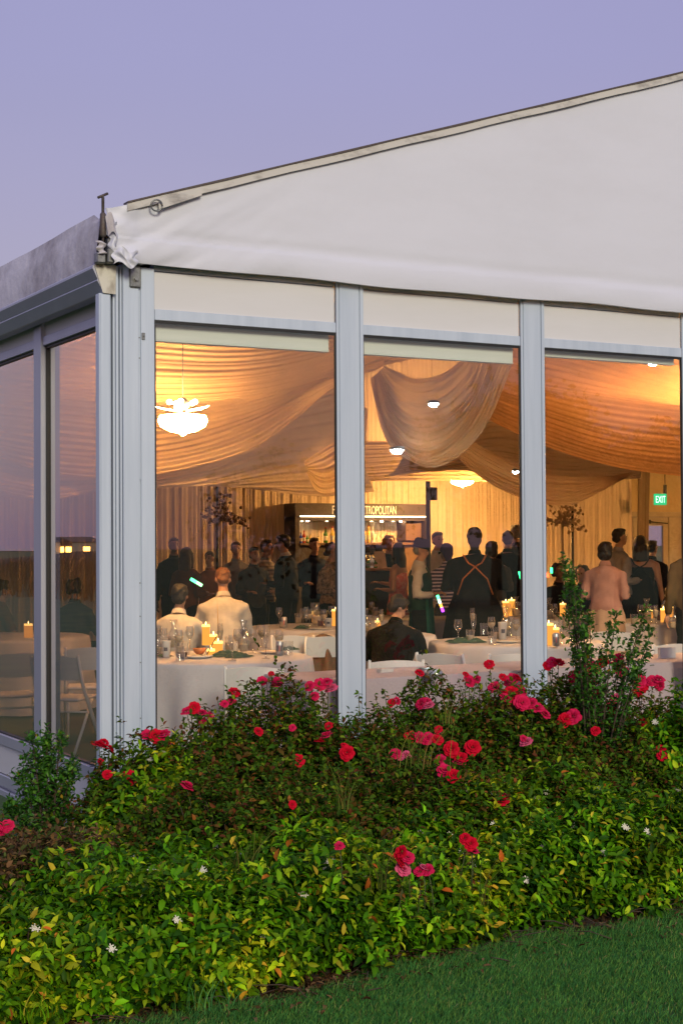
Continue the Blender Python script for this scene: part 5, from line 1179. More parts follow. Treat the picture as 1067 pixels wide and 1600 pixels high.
def palette(n, cols, wts):
    k = RNG.choice(len(cols), n, p=np.array(wts)/sum(wts)); c = np.array(cols)[k]; return c*RNG.uniform(.62, 1.38, (n, 1))*RNG.uniform(.92, 1.08, (n, 3))
PJ = ([(.060, .190, .004), (.115, .28, .006), (.26, .38, .012), (.020, .080, .005), (.44, .36, .03), (.40, .13, .02)], [34, 27, 14, 21, 3.2, .8])
PR = ([(.036, .095, .006), (.065, .135, .008), (.10, .060, .012), (.14, .21, .010), (.13, .04, .015), (.24, .09, .02)], [34, 26, 18, 13, 6, 3])
PP = ([(.040, .140, .018), (.065, .20, .020), (.12, .28, .03), (.025, .08, .012), (.40, .25, .02)], [40, 30, 12, 16, .8])
def lump(x, y, s=2.2): return NZ.noise(Vector((x*s, y*s, 4.2)))
def dome_surface(cx, cy, rx, ry, h, n, z0, lo=.80, k=1.0, seed=0, amp=.18):
    """random points in the shell of a lumpy dome; returns points and outward normals"""
    u = RNG.uniform(0, 1, n); az = RNG.uniform(0, 2*PI, n); ph = np.arccos(1-u*.98)      # upper half
    d = np.stack([np.sin(ph)*np.cos(az), np.sin(ph)*np.sin(az), np.cos(ph)], 1)
    lum = np.array([NZ.noise(Vector((q[0]*2.3+seed, q[1]*2.3, q[2]*2.3)))+.5*NZ.noise(Vector((q[0]*5+seed, q[1]*5, q[2]*5))) for q in d])
    r = RNG.uniform(lo, 1.0, n)**.6*(1+amp*lum)
    P_ = np.stack([cx+d[:, 0]*rx*r, cy+d[:, 1]*ry*r, z0+np.abs(d[:, 2])**.8*h*r], 1)
    N_ = nrm(np.stack([d[:, 0]/rx, d[:, 1]/ry, d[:, 2]/h], 1)); return P_, N_
def twigs(cx, cy, z0, P_, name, root, m, n, r=.006, bend=.08, seed=1):
    rs = random.Random(seed); b = MB()
    for k in range(n):
        t = Vector(P_[rs.randrange(len(P_))]); a = Vector((cx+rs.uniform(-.12, .12), cy+rs.uniform(-.1, .1), z0)); mid = lerp(a, t, .5)+Vector((rs.uniform(-bend, bend), rs.uniform(-bend, bend), bend*rs.uniform(.2, 1.5)))
        pts = [lerp(lerp(a, mid, q), lerp(mid, t, q), q) for q in (0, .25, .5, .75, 1)]
        b.tube(pts, [r, r*.9, r*.75, r*.55, r*.35], 5)
    o = b.obj(name, m, root); o['kind'] = 'stuff'; return o
GB = G+.03
# ------------------------------------------------ jasmine: shoots carrying opposite leaf pairs
def jasmine(label, cx, cy, rx, ry, h, nshoot, seed, singles=40, flowers=6):
    root = thing('jasmine_shrub', label, 'jasmine', (0, 0, 0), 0, 'jasmine shrubs along the front of the bed')
    P0, N0 = dome_surface(cx, cy, rx, ry, h, nshoot, GB, .66, seed=seed*3.1, amp=.44)
    D0 = nrm(N0*.55+C(0, 0, .55)+RNG.normal(0, .42, (nshoot, 3)))
    sl_ = RNG.uniform(.05, .13, nshoot); PS, DS, NS, LS, WS, TS, FS = [], [], [], [], [], [], []
    sf = RNG.uniform(.55, 1.35, nshoot)*np.array([1+.5*NZ.noise(Vector((p[0]*4, p[1]*4, p[2]*4))) for p in P0]); yl = np.array([max(0, NZ.noise(Vector((p[0]*2.2+7, p[1]*2.2, p[2]*2)))) for p in P0])
    a = nrm(np.cross(D0, RNG.normal(0, 1, (nshoot, 3)))); b_ = np.cross(D0, a)
    for k in range(4):
        t = k/3; base = P0+D0*(sl_*(t-.4))[:, None]
        ax = a if k % 2 == 0 else b_
        for s_ in (-1, 1):
            spread = .95-.35*t
            D = nrm(D0*(1-spread*.75)+ax*s_*spread+C(0, 0, -.12)+RNG.normal(0, .16, (nshoot, 3)))
            Nn = nrm(D0*.9-ax*s_*.25+C(0, 0, .45)+RNG.normal(0, .15, (nshoot, 3)))
            L = RNG.uniform(.042, .080, nshoot)*(1-.22*t); keep = RNG.uniform(0, 1, nshoot) < (.93 if k else .6)
            PS.append(base[keep]); DS.append(D[keep]); NS.append(Nn[keep]); LS.append(L[keep]); WS.append((L*RNG.uniform(.40, .52, nshoot))[keep]); TS.append(np.full(keep.sum(), t)); FS.append(np.stack([sf, yl], 1)[keep])
    Pp, Dd, Nv, Ll, Ww, Tt, Ff = map(np.concatenate, (PS, DS, NS, LS, WS, TS, FS))
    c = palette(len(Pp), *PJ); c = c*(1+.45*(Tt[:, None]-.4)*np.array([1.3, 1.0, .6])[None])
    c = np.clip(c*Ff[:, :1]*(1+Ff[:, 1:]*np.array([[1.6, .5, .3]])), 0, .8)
    # the leaves nearest the viewer are single parts, the rest one mass
    cam_ = np.array(CAM); dist = np.linalg.norm(Pp-cam_, axis=1)-.7*Nv[:, 2]*0
    idx = np.argsort(dist+RNG.uniform(0, .25, len(Pp)))[:singles]; mask = np.ones(len(Pp), bool); mask[idx] = False
    V, q, t3 = leaf_arrays(Pp[mask], Dd[mask], Nv[mask], Ll[mask], Ww[mask], .24)
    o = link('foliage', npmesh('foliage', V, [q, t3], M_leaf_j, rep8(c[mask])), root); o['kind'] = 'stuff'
    for i in idx:
        V, q, t3 = leaf_arrays(Pp[i:i+1]*0, Dd[i:i+1], Nv[i:i+1], Ll[i:i+1]*1.12, Ww[i:i+1]*1.12, .24)
        link('leaf', npmesh('leaf', V, [q, t3], M_leaf_j, rep8(c[i:i+1])), root, tuple(Pp[i]))
    twigs(cx, cy, GB-.05, P0, 'stem', root, M_stem, 46, .0055, seed=seed)
    ds = np.linalg.norm(P0-cam_, axis=1)-N0[:, 2]*.8; od = np.argsort(ds)[:max(10, nshoot//3)]
    for i in RNG.choice(od, flowers, replace=False):
        n_ = Vector(N0[i]); n_ = (n_+Vector((0, 0, .4))+(CAM-Vector(P0[i])).normalized()*.7).normalized()
        f = link('flower', FLOW, root, tuple(Vector(P0[i])+n_*.035)); f.scale = (.85,)*3; f.rotation_euler = n_.to_track_quat('Z', 'Y').to_euler()
    return root
# white star flowers: cluster of five-petalled pinwheels
b = MB(); rs = random.Random(3)
for k in range(4):
    c = Vector((rs.uniform(-.018, .018), rs.uniform(-.018, .018), rs.uniform(0, .012)))
    for p in range(5):
        a = 2*PI*p/5+k; u = Vector((math.cos(a), math.sin(a), .1)); v = Vector((-math.sin(a), math.cos(a), 0))
        b.add([c, c+u*.008+v*.003, c+u*.017+v*.001, c+u*.015-v*.004, c+u*.006-v*.003], [(0, 1, 2, 3, 4)])
    b.tube([c-Vector((0, 0, .018)), c], .0015, 4)
FLOW = b.mesh('flower'); FLOW.materials.append(mat('jasmine_petal', (.74, .70, .58), rough=.6))

def edge(x): return lawn_edge_y(x)
JS = []
def gx(px, Y): return UY(px, 850, Y).x
k = 0
rows = [
    # px list, distance behind the lawn edge, half depth, height
    ((-60, 75, 210, 350, 495, 640, 785, 925, 1060, 1180), .42, .34, .44),
    ((-110, 10, 135, 262, 388, 512, 640, 765, 890, 1015, 1130), .98, .36, .56),
    ((20, 160, 300, 440, 590, 730, 870, 1010, 1130), 1.40, .32, .48)]
nm = {0: 'front row beside the lawn', 1: 'middle row of the bed', 2: 'back row below the roses'}
od = ['first', 'second', 'third', 'fourth', 'fifth', 'sixth', 'seventh', 'eighth', 'ninth', 'tenth', 'eleventh']
for r_, (pxs, off, dpt, h) in enumerate(rows):
    for i, px in enumerate(pxs):
        # solve for the world x on this row
        x = gx(px, -3.2)
        for _ in range(6): x = gx(px, edge(min(3.5, max(-2.6, x)))+off)
        y = edge(min(3.5, max(-2.6, x)))+off
        if r_ == 2 and px > 800: h2 = h+.06
        elif r_ == 0 and px < 100: h2 = h*.84
        else: h2 = h
        if r_ == 2 and (240 < px < 1050 or px < 180): continue
        if r_ == 1 and px < 100: continue
        if r_ == 1 and 100 < px < 760: h2 *= .72
        if r_ == 2 and px > 760: h2 *= .82
        if r_ == 1 and px > 760: h2 *= .9
        h2 *= random.uniform(.88, 1.12); k += 1
        if r_ == 2 and px < 200: h2 *= .5
        if r_ == 1 and px < 100: h2 *= .8
        lb = 'bright green jasmine shrub, %s from the left in the %s' % (od[i], nm[r_])
        jasmine(lb, x, y, random.uniform(.40, .47), dpt, h2, (1250, 1150, 900)[r_], k, singles=(55, 20, 8)[r_], flowers=(10, 8, 6)[r_])
# climbing jasmine at the corner and at the far right
x, y = FX(245, 8.35); jasmine('jasmine shrub with yellow green leaves growing up beside the tent corner', x, y, .36, .30, .64, 1000, 41, 20, 3)
x, y = FX(1062, 9.4); jasmine('jasmine shrub with white flowers rising at the right edge against the tablecloth', x, y, .36, .34, .84, 1000, 42, 20, 9)


# ------------------------------------------------ roses
def bloom_mesh(seed, col_i):
    rs = random.Random(seed); b = MB()
    for ring, (n, r0, tilt, sz) in enumerate(((5, .004, 1.25, .017), (6, .009, .95, .023), (7, .014, .6, .028), (8, .018, .28, .031))):
        for p in range(n):
            a = 2*PI*p/n+ring*.5+rs.uniform(-.15, .15); tl = tilt+rs.uniform(-.15, .15); s_ = sz*rs.uniform(.88, 1.12)
            rd = Vector((math.cos(a), math.sin(a), 0)); tg = Vector((-math.sin(a), math.cos(a), 0)); upv = rd*math.cos(tl)+Vector((0, 0, 1))*math.sin(tl); ot = rd*math.sin(tl)-Vector((0, 0, 1))*math.cos(tl)
            o = rd*r0+Vector((0, 0, .004*(3-ring)))
            V = []
            for i in range(4):
                for j in range(5):
                    u = i/3; v = (j/4-.5)*2; wd = s_*.62*math.sin(PI*(.16+.62*u))
                    V.append(o+upv*s_*u*(1-.12*v*v)+tg*v*wd+ot*(s_*(.22*v*v*0+.16*u*u)-s_*.25*(1-v*v)*math.sin(PI*u)*.6+rs.uniform(-.0012, .0012)))
            b.add(V, [(i*5+j, (i+1)*5+j, (i+1)*5+j+1, i*5+j+1) for i in range(3) for j in range(4)], 0, True)
    b.ball((0, 0, .002), (.008, .008, .006), 6, 1)
    for p in range(5):
        a = 2*PI*p/5; b.add([(0, 0, -.008), (.016*math.cos(a-.3), .016*math.sin(a-.3), -.004), (.027*math.cos(a), .027*math.sin(a), -.008), (.016*math.cos(a+.3), .016*math.sin(a+.3), -.004)], [(0, 1, 2, 3)], 1)
    me = b.mesh('rose_bloom')
    me.materials.append(mat('rose_petal_%d' % col_i, ((.50, .004, .018), (.54, .008, .060), (.60, .045, .14))[col_i], rough=.75, spec=.06, noise=(45, 1, ((.62, .007, .035), (.66, .022, .11), (.74, .15, .26))[col_i]), transl=.12)); me.materials.append(M_stem_g); return me
BLM = [bloom_mesh(11, 0), bloom_mesh(12, 0), bloom_mesh(13, 1), bloom_mesh(14, 1), bloom_mesh(15, 2)]
BUSH = []
def rose_bush(label, px, Y, rx, ry, top_py, nl, seed, pal=PR):
    x = gx(px, Y); dpt = (Vector((x, Y, 0))-CAM).dot(Fv); h = (U(px, top_py, dpt).z-GB)*.91
    root = thing('rose_bush', label, 'rose bush', (0, 0, 0), 0, 'rose bushes in front of the glass')
    ns = int(nl*1.5)//6
    P0, N0 = dome_surface(x, Y, rx, ry, h, ns, GB, .55, seed=seed*1.7, amp=.24)
    # a few long arching canes poke out of the crown
    far = RNG.uniform(0, 1, ns) < .05; P0[far] += N0[far]*RNG.uniform(.02, .13, (far.sum(), 1))+C(0, 0, .03)
    D0 = nrm(N0*.6+C(0, 0, .25)+RNG.normal(0, .55, (ns, 3)))
    a = nrm(np.cross(D0, C(0, 0, 1)+RNG.normal(0, .4, (ns, 3)))); PS, DS, NS, LS = [], [], [], []
    for k in range(3):
        for s_ in ((-1, 1) if k < 2 else (0,)):
            PS.append(P0+D0*(.018*k+.01)); DS.append(nrm(D0*(.45 if s_ else 1)+a*s_+C(0, 0, -.15)+RNG.normal(0, .25, (ns, 3)))); NS.append(nrm(N0*.5+C(0, 0, .8)+RNG.normal(0, .4, (ns, 3)))); LS.append(RNG.uniform(.022, .044, ns))
    Pp, Dd, Nv, Ll = map(np.concatenate, (PS, DS, NS, LS)); c = palette(len(Pp), *pal)
    V, q, t3 = leaf_arrays(Pp, Dd, Nv, Ll, Ll*.6, .2); o = link('foliage', npmesh('foliage', V, [q, t3], M_leaf_r, rep8(c)), root); o['kind'] = 'stuff'
    twigs(x, Y, GB-.04, P0, 'stem', root, M_stem, 120, .006, .06, seed)
    BUSH.append((root, x, Y, rx, ry, h)); return root
rose_bush('low rose bush at the tent corner with red blooms on its left', 215, -.95, .42, .40, 1158, 9000, 1)
rose_bush('rose bush with pink blooms below the first pane, right of the corner bush', 330, -1.15, .50, .48, 1108, 13000, 2)
rose_bush('rose bush with upright tip of pink roses in front of the long table edge', 425, -1.05, .42, .50, 1062, 13000, 3)
rose_bush('dark leaved rose bush below the first mullion', 545, -1.25, .56, .52, 1088, 15000, 4)
rose_bush('rose bush with a red rose standing up against the blush tablecloth', 675, -1.1, .52, .50, 1066, 14000, 5)
rose_bush('rose bush with large red clusters left of the second mullion', 785, -1.15, .50, .50, 1058, 14000, 6)
rose_bush('rose bush with clustered roses below the tall green shrub', 890, -1.1, .50, .50, 1052, 14000, 7)
rose_bush('rose bush with red roses at the right in front of the white tablecloth', 985, -1.05, .46, .48, 1082, 13000, 8)
rose_bush('rose bush spreading forward in the middle of the bed', 480, -1.95, .62, .55, 1190, 13000, 9)
rose_bush('rose bush spreading forward below the red rose cluster', 690, -1.95, .62, .55, 1185, 13000, 10)
rose_bush('rose bush spreading forward at right, nearly without blooms', 900, -1.9, .62, .52, 1170, 13000, 11)
rose_bush('rose bush spreading forward below the corner bush', 335, -1.9, .52, .5, 1200, 11000, 12)
PD = ([(.11, .065, .03), (.17, .09, .035), (.07, .09, .02), (.26, .16, .05)], [40, 25, 25, 10])
rose_bush('withered brown rose bush at the left edge of the bed with one pink bloom', 20, -1.9, .62, .6, 1292, 12000, 13, PD)
rose_bush('withered brown bush between the small shrub and the corner jasmine', 120, -2.1, .46, .55, 1340, 9000, 14, PD)
RB_LATE = rose_bush('rose bush spreading forward at the far right of the bed', 1015, -1.8, .50, .5, 1152, 11000, 15)
def bush_hit(px, py):
    v = (Fv+Rv*((px-533.5)/F_PX)+Uv*((800-py)/F_PX)); best = None; near = None
    for bu in BUSH:
        root, x, Y, rx, ry, h = bu
        o = np.array([(CAM.x-x)/rx, (CAM.y-Y)/ry, (CAM.z-GB)/h]); d_ = np.array([v.x/rx, v.y/ry, v.z/h]); A = d_@d_; B = 2*o@d_; Cc = o@o-1.0; D = B*B-4*A*Cc
        tc_ = -B/2/A; miss = math.sqrt(max(0, o@o-B*B/4/A))
        if D > 0:
            t = (-B-math.sqrt(D))/2/A
            if best is None or t < best[0]: best = (t, root)
        if near is None or miss < near[0]: near = (miss, tc_, root)
    if best: return CAM+v*best[0], best[1], True
    return CAM+v*near[1], near[2], False
BL = '''156,1166,1.1,0 163,1160,.7,0 172,1170,.7,0 158,1190,.5,0 168,1210,.7,0 205,1215,1.1,0 198,1212,.8,0 230,1148,.8,2 244,1150,1,0 256,1148,1,2 258,1160,.8,2 293,1229,1.0,3
292,1112,.8,2 304,1106,.8,1 316,1114,.7,3 328,1118,.6,2 318,1128,.6,3 366,1082,.9,0 362,1095,.6,2 351,1100,.6,3 404,1143,.7,0 424,1053,.45,0 410,1064,.7,3 433,1066,.8,2 457,1137,.5,2 484,1072,.7,2 500,1070,.9,3 511,1066,.8,3 518,1076,.9,4 492,1088,.6,3 514,1134,.6,0
499,1159,.8,0 510,1150,.9,2 542,1176,1.05,0 538,1166,.6,0 466,1188,.95,0 457,1257,.6,0 530,1322,.7,2 612,1098,.6,0 620,1095,.6,2 655,1052,.7,0 658,1100,.9,3 670,1103,.8,4 666,1096,.7,3 618,1178,.8,3 625,1182,.6,4 636,1180,.7,4 640,1150,.9,0 655,1152,.8,2 668,1154,.9,2 683,1156,.9,0
688,1188,.8,3 705,1170,1.1,0 720,1185,1.0,0 717,1192,.9,3 738,1168,1.15,0 694,1205,1.1,2 708,1212,1.0,0 685,1140,.6,0 764,1038,.75,0 727,1054,.5,0 733,1064,.9,2 745,1062,.6,3 772,1074,.9,3 785,1058,.6,0 798,1063,1.0,2 806,1060,.8,0 797,1086,1.3,0 810,1082,1.0,2 790,1092,.9,3 815,1098,1.1,3 830,1100,.9,2 838,1106,1.0,2
850,1116,.9,2 855,1040,.7,0 862,1035,.8,2 872,1036,.9,0 822,1160,.9,4 818,1155,.6,3 783,1251,1.1,0 788,1248,.8,2 883,1124,1.0,0 895,1120,1.1,2 878,1130,.8,0 898,1058,1.0,2 910,1068,1.1,0 922,1066,.9,2 918,1083,1.1,0 912,1080,.9,2 929,1084,.9,0 923,1044,1.1,2 942,1034,.8,0 966,1030,.8,3 965,1042,1.1,2 972,1050,.9,3 958,1098,.9,3 960,1092,.8,4 956,1108,.7,0
998,1064,1.1,2 1003,1072,.9,0 996,1080,.8,0 1018,1064,.8,2 1029,1062,.8,2 1030,1072,.7,3 1004,1128,.6,0 1063,1128,.7,2 930,1142,.7,0 1032,1170,.7,0 1034,1182,.8,0 726,1310,.8,0 735,1318,1.0,0 738,1330,.9,2 627,1332,1.0,0 622,1345,1.2,0 636,1340,1.0,3 630,1358,1.1,4 655,1362,.8,3 668,1360,.9,2 662,1356,.7,4
8,1292,.9,2 14,1290,.8,3 2,1300,.7,2 592,1116,.3,3 873,1220,.35,3'''
for tk in BL.split():
    px, py, s_, ci = tk.split(','); px, py, s_, ci = float(px), float(py), float(s_), int(ci)
    p, root, ok = bush_hit(px, py)
    to = (CAM-p).normalized()
    if py > 1300 and px > 500:       # sprays leaning forward over the jasmine
        p = U(px, py, 6.45)
    if ok: p = p+to*.11
    n_ = (to*random.uniform(.4, 1)+Vector((random.uniform(-.6, .6), random.uniform(-.5, .5), random.uniform(.1, .9)))).normalized()
    f = link('bloom', BLM[ci], root, tuple(p)); f.rotation_euler = n_.to_track_quat('Z', 'Y').to_euler(); sc = s_*26*(p-CAM).dot(Fv)/F_PX/.100; f.scale = (sc, sc, sc)
    # stem and leaves carrying the bloom
    if not ok or py > 1300 or random.random() < .3:
        b = MB(); q = p-n_*.006; e_ = q-Vector((random.uniform(-.03, .03), random.uniform(-.02, .02), .16)); b.tube([q, lerp(q, e_, .5)+Vector((.006, 0, 0)), e_], [.0022, .0026, .003], 5)
        b.obj('bloom_stem', M_stem_g, root)
        nn = 10; PP_ = np.array([list(lerp(q, e_, random.uniform(.15, 1))) for _ in range(nn)]); DD = RNG.normal(0, 1, (nn, 3)); DD[:, 2] *= .4
        V, qd, t3 = leaf_arrays(PP_, DD, nrm(RNG.normal(0, .4, (nn, 3))+C(0, 0, 1)), RNG.uniform(.022, .04, nn), RNG.uniform(.014, .022, nn)); lo = link('spray_leaves', npmesh('spray_leaves', V, [qd, t3], M_leaf_r, rep8(palette(nn, *PR))), root); lo['kind'] = 'stuff'
# thin upright shoots breaking the outline of the bushes
for (px, py) in ((385, 1068), (396, 1062), (440, 1075), (560, 1080), (585, 1085), (640, 1062), (700, 1068), (715, 1060), (745, 1048), (824, 1056), (845, 1048), (1035, 1100), (340, 1095), (1020, 1085), (600, 1078), (470, 1080), (660, 1060), (690, 1058)):
    p, root, ok = bush_hit(px, py+14); p = U(px, py, (p-CAM).dot(Fv)); e_ = p-Vector((random.uniform(-.05, .05), 0, .20)); b = MB(); b.tube([e_, lerp(e_, p, .5)+Vector((.01, 0, 0)), p], [.003, .0024, .0014], 5); b.obj('shoot', M_stem_g, root)
    nn = 26; PP_ = np.array([list(lerp(p, e_, random.uniform(0, 1))) for _ in range(nn)]); DD = RNG.normal(0, 1, (nn, 3)); DD[:, 2] = DD[:, 2]*.4+.2
    V, qd, t3 = leaf_arrays(PP_, DD, nrm(RNG.normal(0, .5, (nn, 3))+C(0, 0, 1)), RNG.uniform(.020, .036, nn), RNG.uniform(.013, .02, nn)); lo = link('spray_leaves', npmesh('spray_leaves', V, [qd, t3], M_leaf_r, rep8(palette(nn, *PR))), root); lo['kind'] = 'stuff'

# ------------------------------------------------ two upright glossy shrubs
def upright_shrub(label, px, d, branches, seed, nper=120, ll=(.022, .036)):
    x, y = FX(px, d); root = thing('evergreen_shrub', label, 'shrub', (0, 0, 0), 0, None); rs = random.Random(seed); b = MB(); PS, DS = [], []
    for (bx, by, jit) in branches:
        t = U(bx, by, d+rs.uniform(-.12, .12)); a = Vector((x+rs.uniform(-.03, .03), y, GB)); mid = lerp(a, t, .55); mid.x = lerp(a.x, t.x, .35); mid.y = lerp(a.y, t.y, .35)
        pts = [lerp(lerp(a, mid, q), lerp(mid, t, q), q) for q in [k/8 for k in range(9)]]
        b.tube(pts, [.010*(1-.85*k/8) for k in range(9)], 6)
        for k in range(nper):
            q = 1-rs.random()**1.6*.85; i = min(7, int(q*8)); c = lerp(pts[i], pts[i+1], q*8-i); w_ = jit*(1.15-q)
            o_ = Vector((rs.gauss(0, 1), rs.gauss(0, 1), rs.gauss(0, .7)))*w_; e2 = c+o_
            if o_.length > .03: b.tube([c-Vector((0, 0, .02)), e2], [.0025, .0012], 4, cap=False)
            for z in range(4): PS.append(e2+Vector((rs.gauss(0, .015), rs.gauss(0, .015), rs.gauss(0, .018)))); DS.append(o_.normalized()*.6+Vector((rs.gauss(0, .7), rs.gauss(0, .7), .35+rs.gauss(0, .5))))
    st = b.obj('stem', M_stem, root); n = len(PS); Pp = np.array([list(p) for p in PS]); Dd = np.array([list(p) for p in DS]); L = RNG.uniform(ll[0], ll[1], n)
    V, q, t3 = leaf_arrays(Pp, Dd, nrm(RNG.normal(0, .5, (n, 3))+C(0, 0, 1)), L, L*.55, .15); o = link('foliage', npmesh('foliage', V, [q, t3], M_leaf_p, rep8(palette(n, *PP))), root); o['kind'] = 'stuff'
upright_shrub('small dark green evergreen shrub in front of the left side wall', 72, 8.9, [(72, 1140, .045), (50, 1150, .04), (95, 1148, .05), (40, 1185, .06), (75, 1190, .07), (110, 1200, .06), (118, 1190, .03), (30, 1215, .05), (60, 1225, .08), (95, 1235, .08), (20, 1255, .05), (105, 1265, .06), (12, 1262, .04), (75, 1160, .06)], 5, 66, (.028, .044))
upright_shrub('tall loose evergreen shrub with small leaves in front of the third pane', 925, 9.6, [(880, 872, .018), (893, 886, .02), (886, 905, .03), (905, 925, .04), (900, 945, .045), (920, 960, .05), (912, 985, .06), (962, 958, .03), (950, 985, .05), (1008, 950, .015), (1000, 980, .035), (985, 1000, .05), (1018, 985, .015), (1012, 1010, .03), (940, 1010, .07), (900, 1030, .07), (965, 1035, .08), (930, 1050, .09), (995, 1050, .05), (880, 930, .03), (915, 1005, .06)], 6, 50, (.026, .042))

# ------------------------------------------------ grass tufts, lawn blades, litter
def blades(P_, h, w_, lean, pal, name, m=M_grass, nseg=3):
    n = len(P_); a = RNG.uniform(0, 2*PI, n); dx = np.stack([np.cos(a), np.sin(a), np.zeros(n)], 1); sd_ = np.stack([-np.sin(a+1), np.cos(a+1), np.zeros(n)], 1)
    V = []
    for k in range(nseg):
        t = k/nseg; V += [P_+dx*(lean*h*t*t)[:, None]+C(0, 0, 1)*(h*t*(1-.25*lean*t))[:, None]+sd_*(w_*(1-t*.6))[:, None]*s_ for s_ in (-.5, .5)]
    V.append(P_+dx*(lean*h)[:, None]+C(0, 0, 1)*(h*(1-.25*lean))[:, None])
    k = nseg*2+1; VV = np.stack(V, 1).reshape(-1, 3); o = (np.arange(n)*k)[:, None]
    q = np.array([[2*i, 2*i+1, 2*i+3, 2*i+2] for i in range(nseg-1)]); t3 = np.array([[2*nseg-2, 2*nseg-1, 2*nseg]])
    return npmesh(name, VV, [(o[:, None, :]+q[None]).reshape(-1, 4), (o[:, None, :]+t3[None]).reshape(-1, 3)], m, np.repeat(palette(n, *pal), k, axis=0))
PG = ([(.048, .18, .048), (.08, .25, .05), (.14, .31, .055), (.20, .30, .06), (.36, .30, .13)], [38, 34, 20, 7, 1.5])
n = 150000; gx_ = RNG.uniform(-1.9, 2.0, n); ex_ = np.array([lawn_edge_y(x) for x in gx_]); gy_ = ex_+.05-RNG.uniform(0, 1, n)**1.25*2.0-RNG.normal(0, .025, n)
near = (gy_ > ex_-.12); hh = RNG.uniform(.022, .042, n)*(1+.9*near*RNG.uniform(0, 1, n))
pn = np.array([NZ.noise(Vector((x*3, y*3, 0))) for x, y in zip(gx_, gy_)]); hh *= 1+.35*pn
o = link('grass', blades(np.stack([gx_, gy_, np.full(n, G)], 1), hh, RNG.uniform(.0030, .0050, n), RNG.uniform(.1, 1.0, n), PG, 'grass')); tag(o, 'short dark green mown lawn grass in the lower right corner', 'grass', None, 'stuff')
PT = ([(.10, .14, .02), (.20, .20, .04), (.28, .17, .05), (.06, .11, .02)], [35, 30, 15, 20])
def tuft(px, py, d, n, h, label, pal=PT, spread=.05):
    spread = spread if n > 20 else .02
    p = U(px, py, d); P_ = np.stack([p.x+RNG.normal(0, spread, n), p.y+RNG.normal(0, spread*.7, n), np.full(n, p.z)], 1)
    o = link('grass_tuft', blades(P_, RNG.uniform(.5, 1.1, n)*h, RNG.uniform(.003, .006, n), RNG.uniform(.1, 1.0, n), pal, 'grass_tuft', nseg=5)); tag(o, label, 'grass tuft', 'tall grass growing through the shrubs')
tuft(190, 1425, 6.75, 42, .26, 'yellow grass tuft growing through the jasmine at left'); tuft(375, 1370, 7.05, 40, .26, 'yellowing grass tuft at the foot of the dark roses')
tuft(645, 1200, 7.55, 30, .34, 'long green grass growing up through the rose bush near the middle', spread=.09); tuft(760, 1415, 6.5, 14, .22, 'thin grass tuft in the jasmine right of the pink rose spray')
tuft(600, 1390, 6.5, 16, .30, 'grass blades beside the pink rose spray'); tuft(30, 1370, 7.2, 46, .22, 'dry grass tuft among the withered bush at the left edge'); tuft(540, 1265, 7.3, 20, .26, 'thin grass blades in the dark rose foliage')
tuft(330, 1575, 5.75, 30, .13, 'low grass clump at the bed edge beside the lawn', PG, .06); tuft(70, 1590, 5.7, 26, .13, 'broad leaved green clump at the bottom left corner', PJ, .05)
tuft(700, 1130, 7.9, 14, .2, 'grass blades poking out of the roses below the tin', spread=.05)
# leaf litter along the bed edge
n = 5200; lx = RNG.uniform(-2.4, 3.6, n); ly = np.array([lawn_edge_y(x) for x in lx])+RNG.normal(.14, .13, n)
V, q, t3 = leaf_arrays(np.stack([lx, ly, np.full(n, G+.014)+RNG.uniform(0, .03, n)], 1), nrm(RNG.normal(0, 1, (n, 3))*C(1, 1, .25)), nrm(RNG.normal(0, .4, (n, 3))+C(0, 0, 1)), RNG.uniform(.02, .055, n), RNG.uniform(.006, .022, n), .4)
o = link('leaf_litter', npmesh('leaf_litter', V, [q, t3], M_leaf_j, rep8(palette(n, [(.12, .06, .025), (.20, .11, .05), (.06, .03, .015), (.28, .18, .09)], [40, 25, 25, 10])))); tag(o, 'dry brown leaves and mulch chips littering the edge of the bed', 'leaf litter', None, 'stuff')
b = MB(); rs = random.Random(8)
for k in range(150):
    x = rs.uniform(-2.2, 3.4); y = lawn_edge_y(x)+rs.gauss(.12, .1); a = rs.uniform(0, 6.28); L = rs.uniform(.06, .28); p = Vector((x, y, G+.02+rs.uniform(0, .03))); q = p+Vector((math.cos(a)*L, math.sin(a)*L, rs.uniform(-.005, .05)))
    b.tube([p, lerp(p, q, .5)+Vector((rs.uniform(-.02, .02), 0, rs.uniform(0, .02))), q], [.003, .0028, .0016], 4)
tag(b.obj('fallen_twigs', M_stem), 'thin fallen twigs lying along the edge of the bed', 'twigs', None, 'stuff')

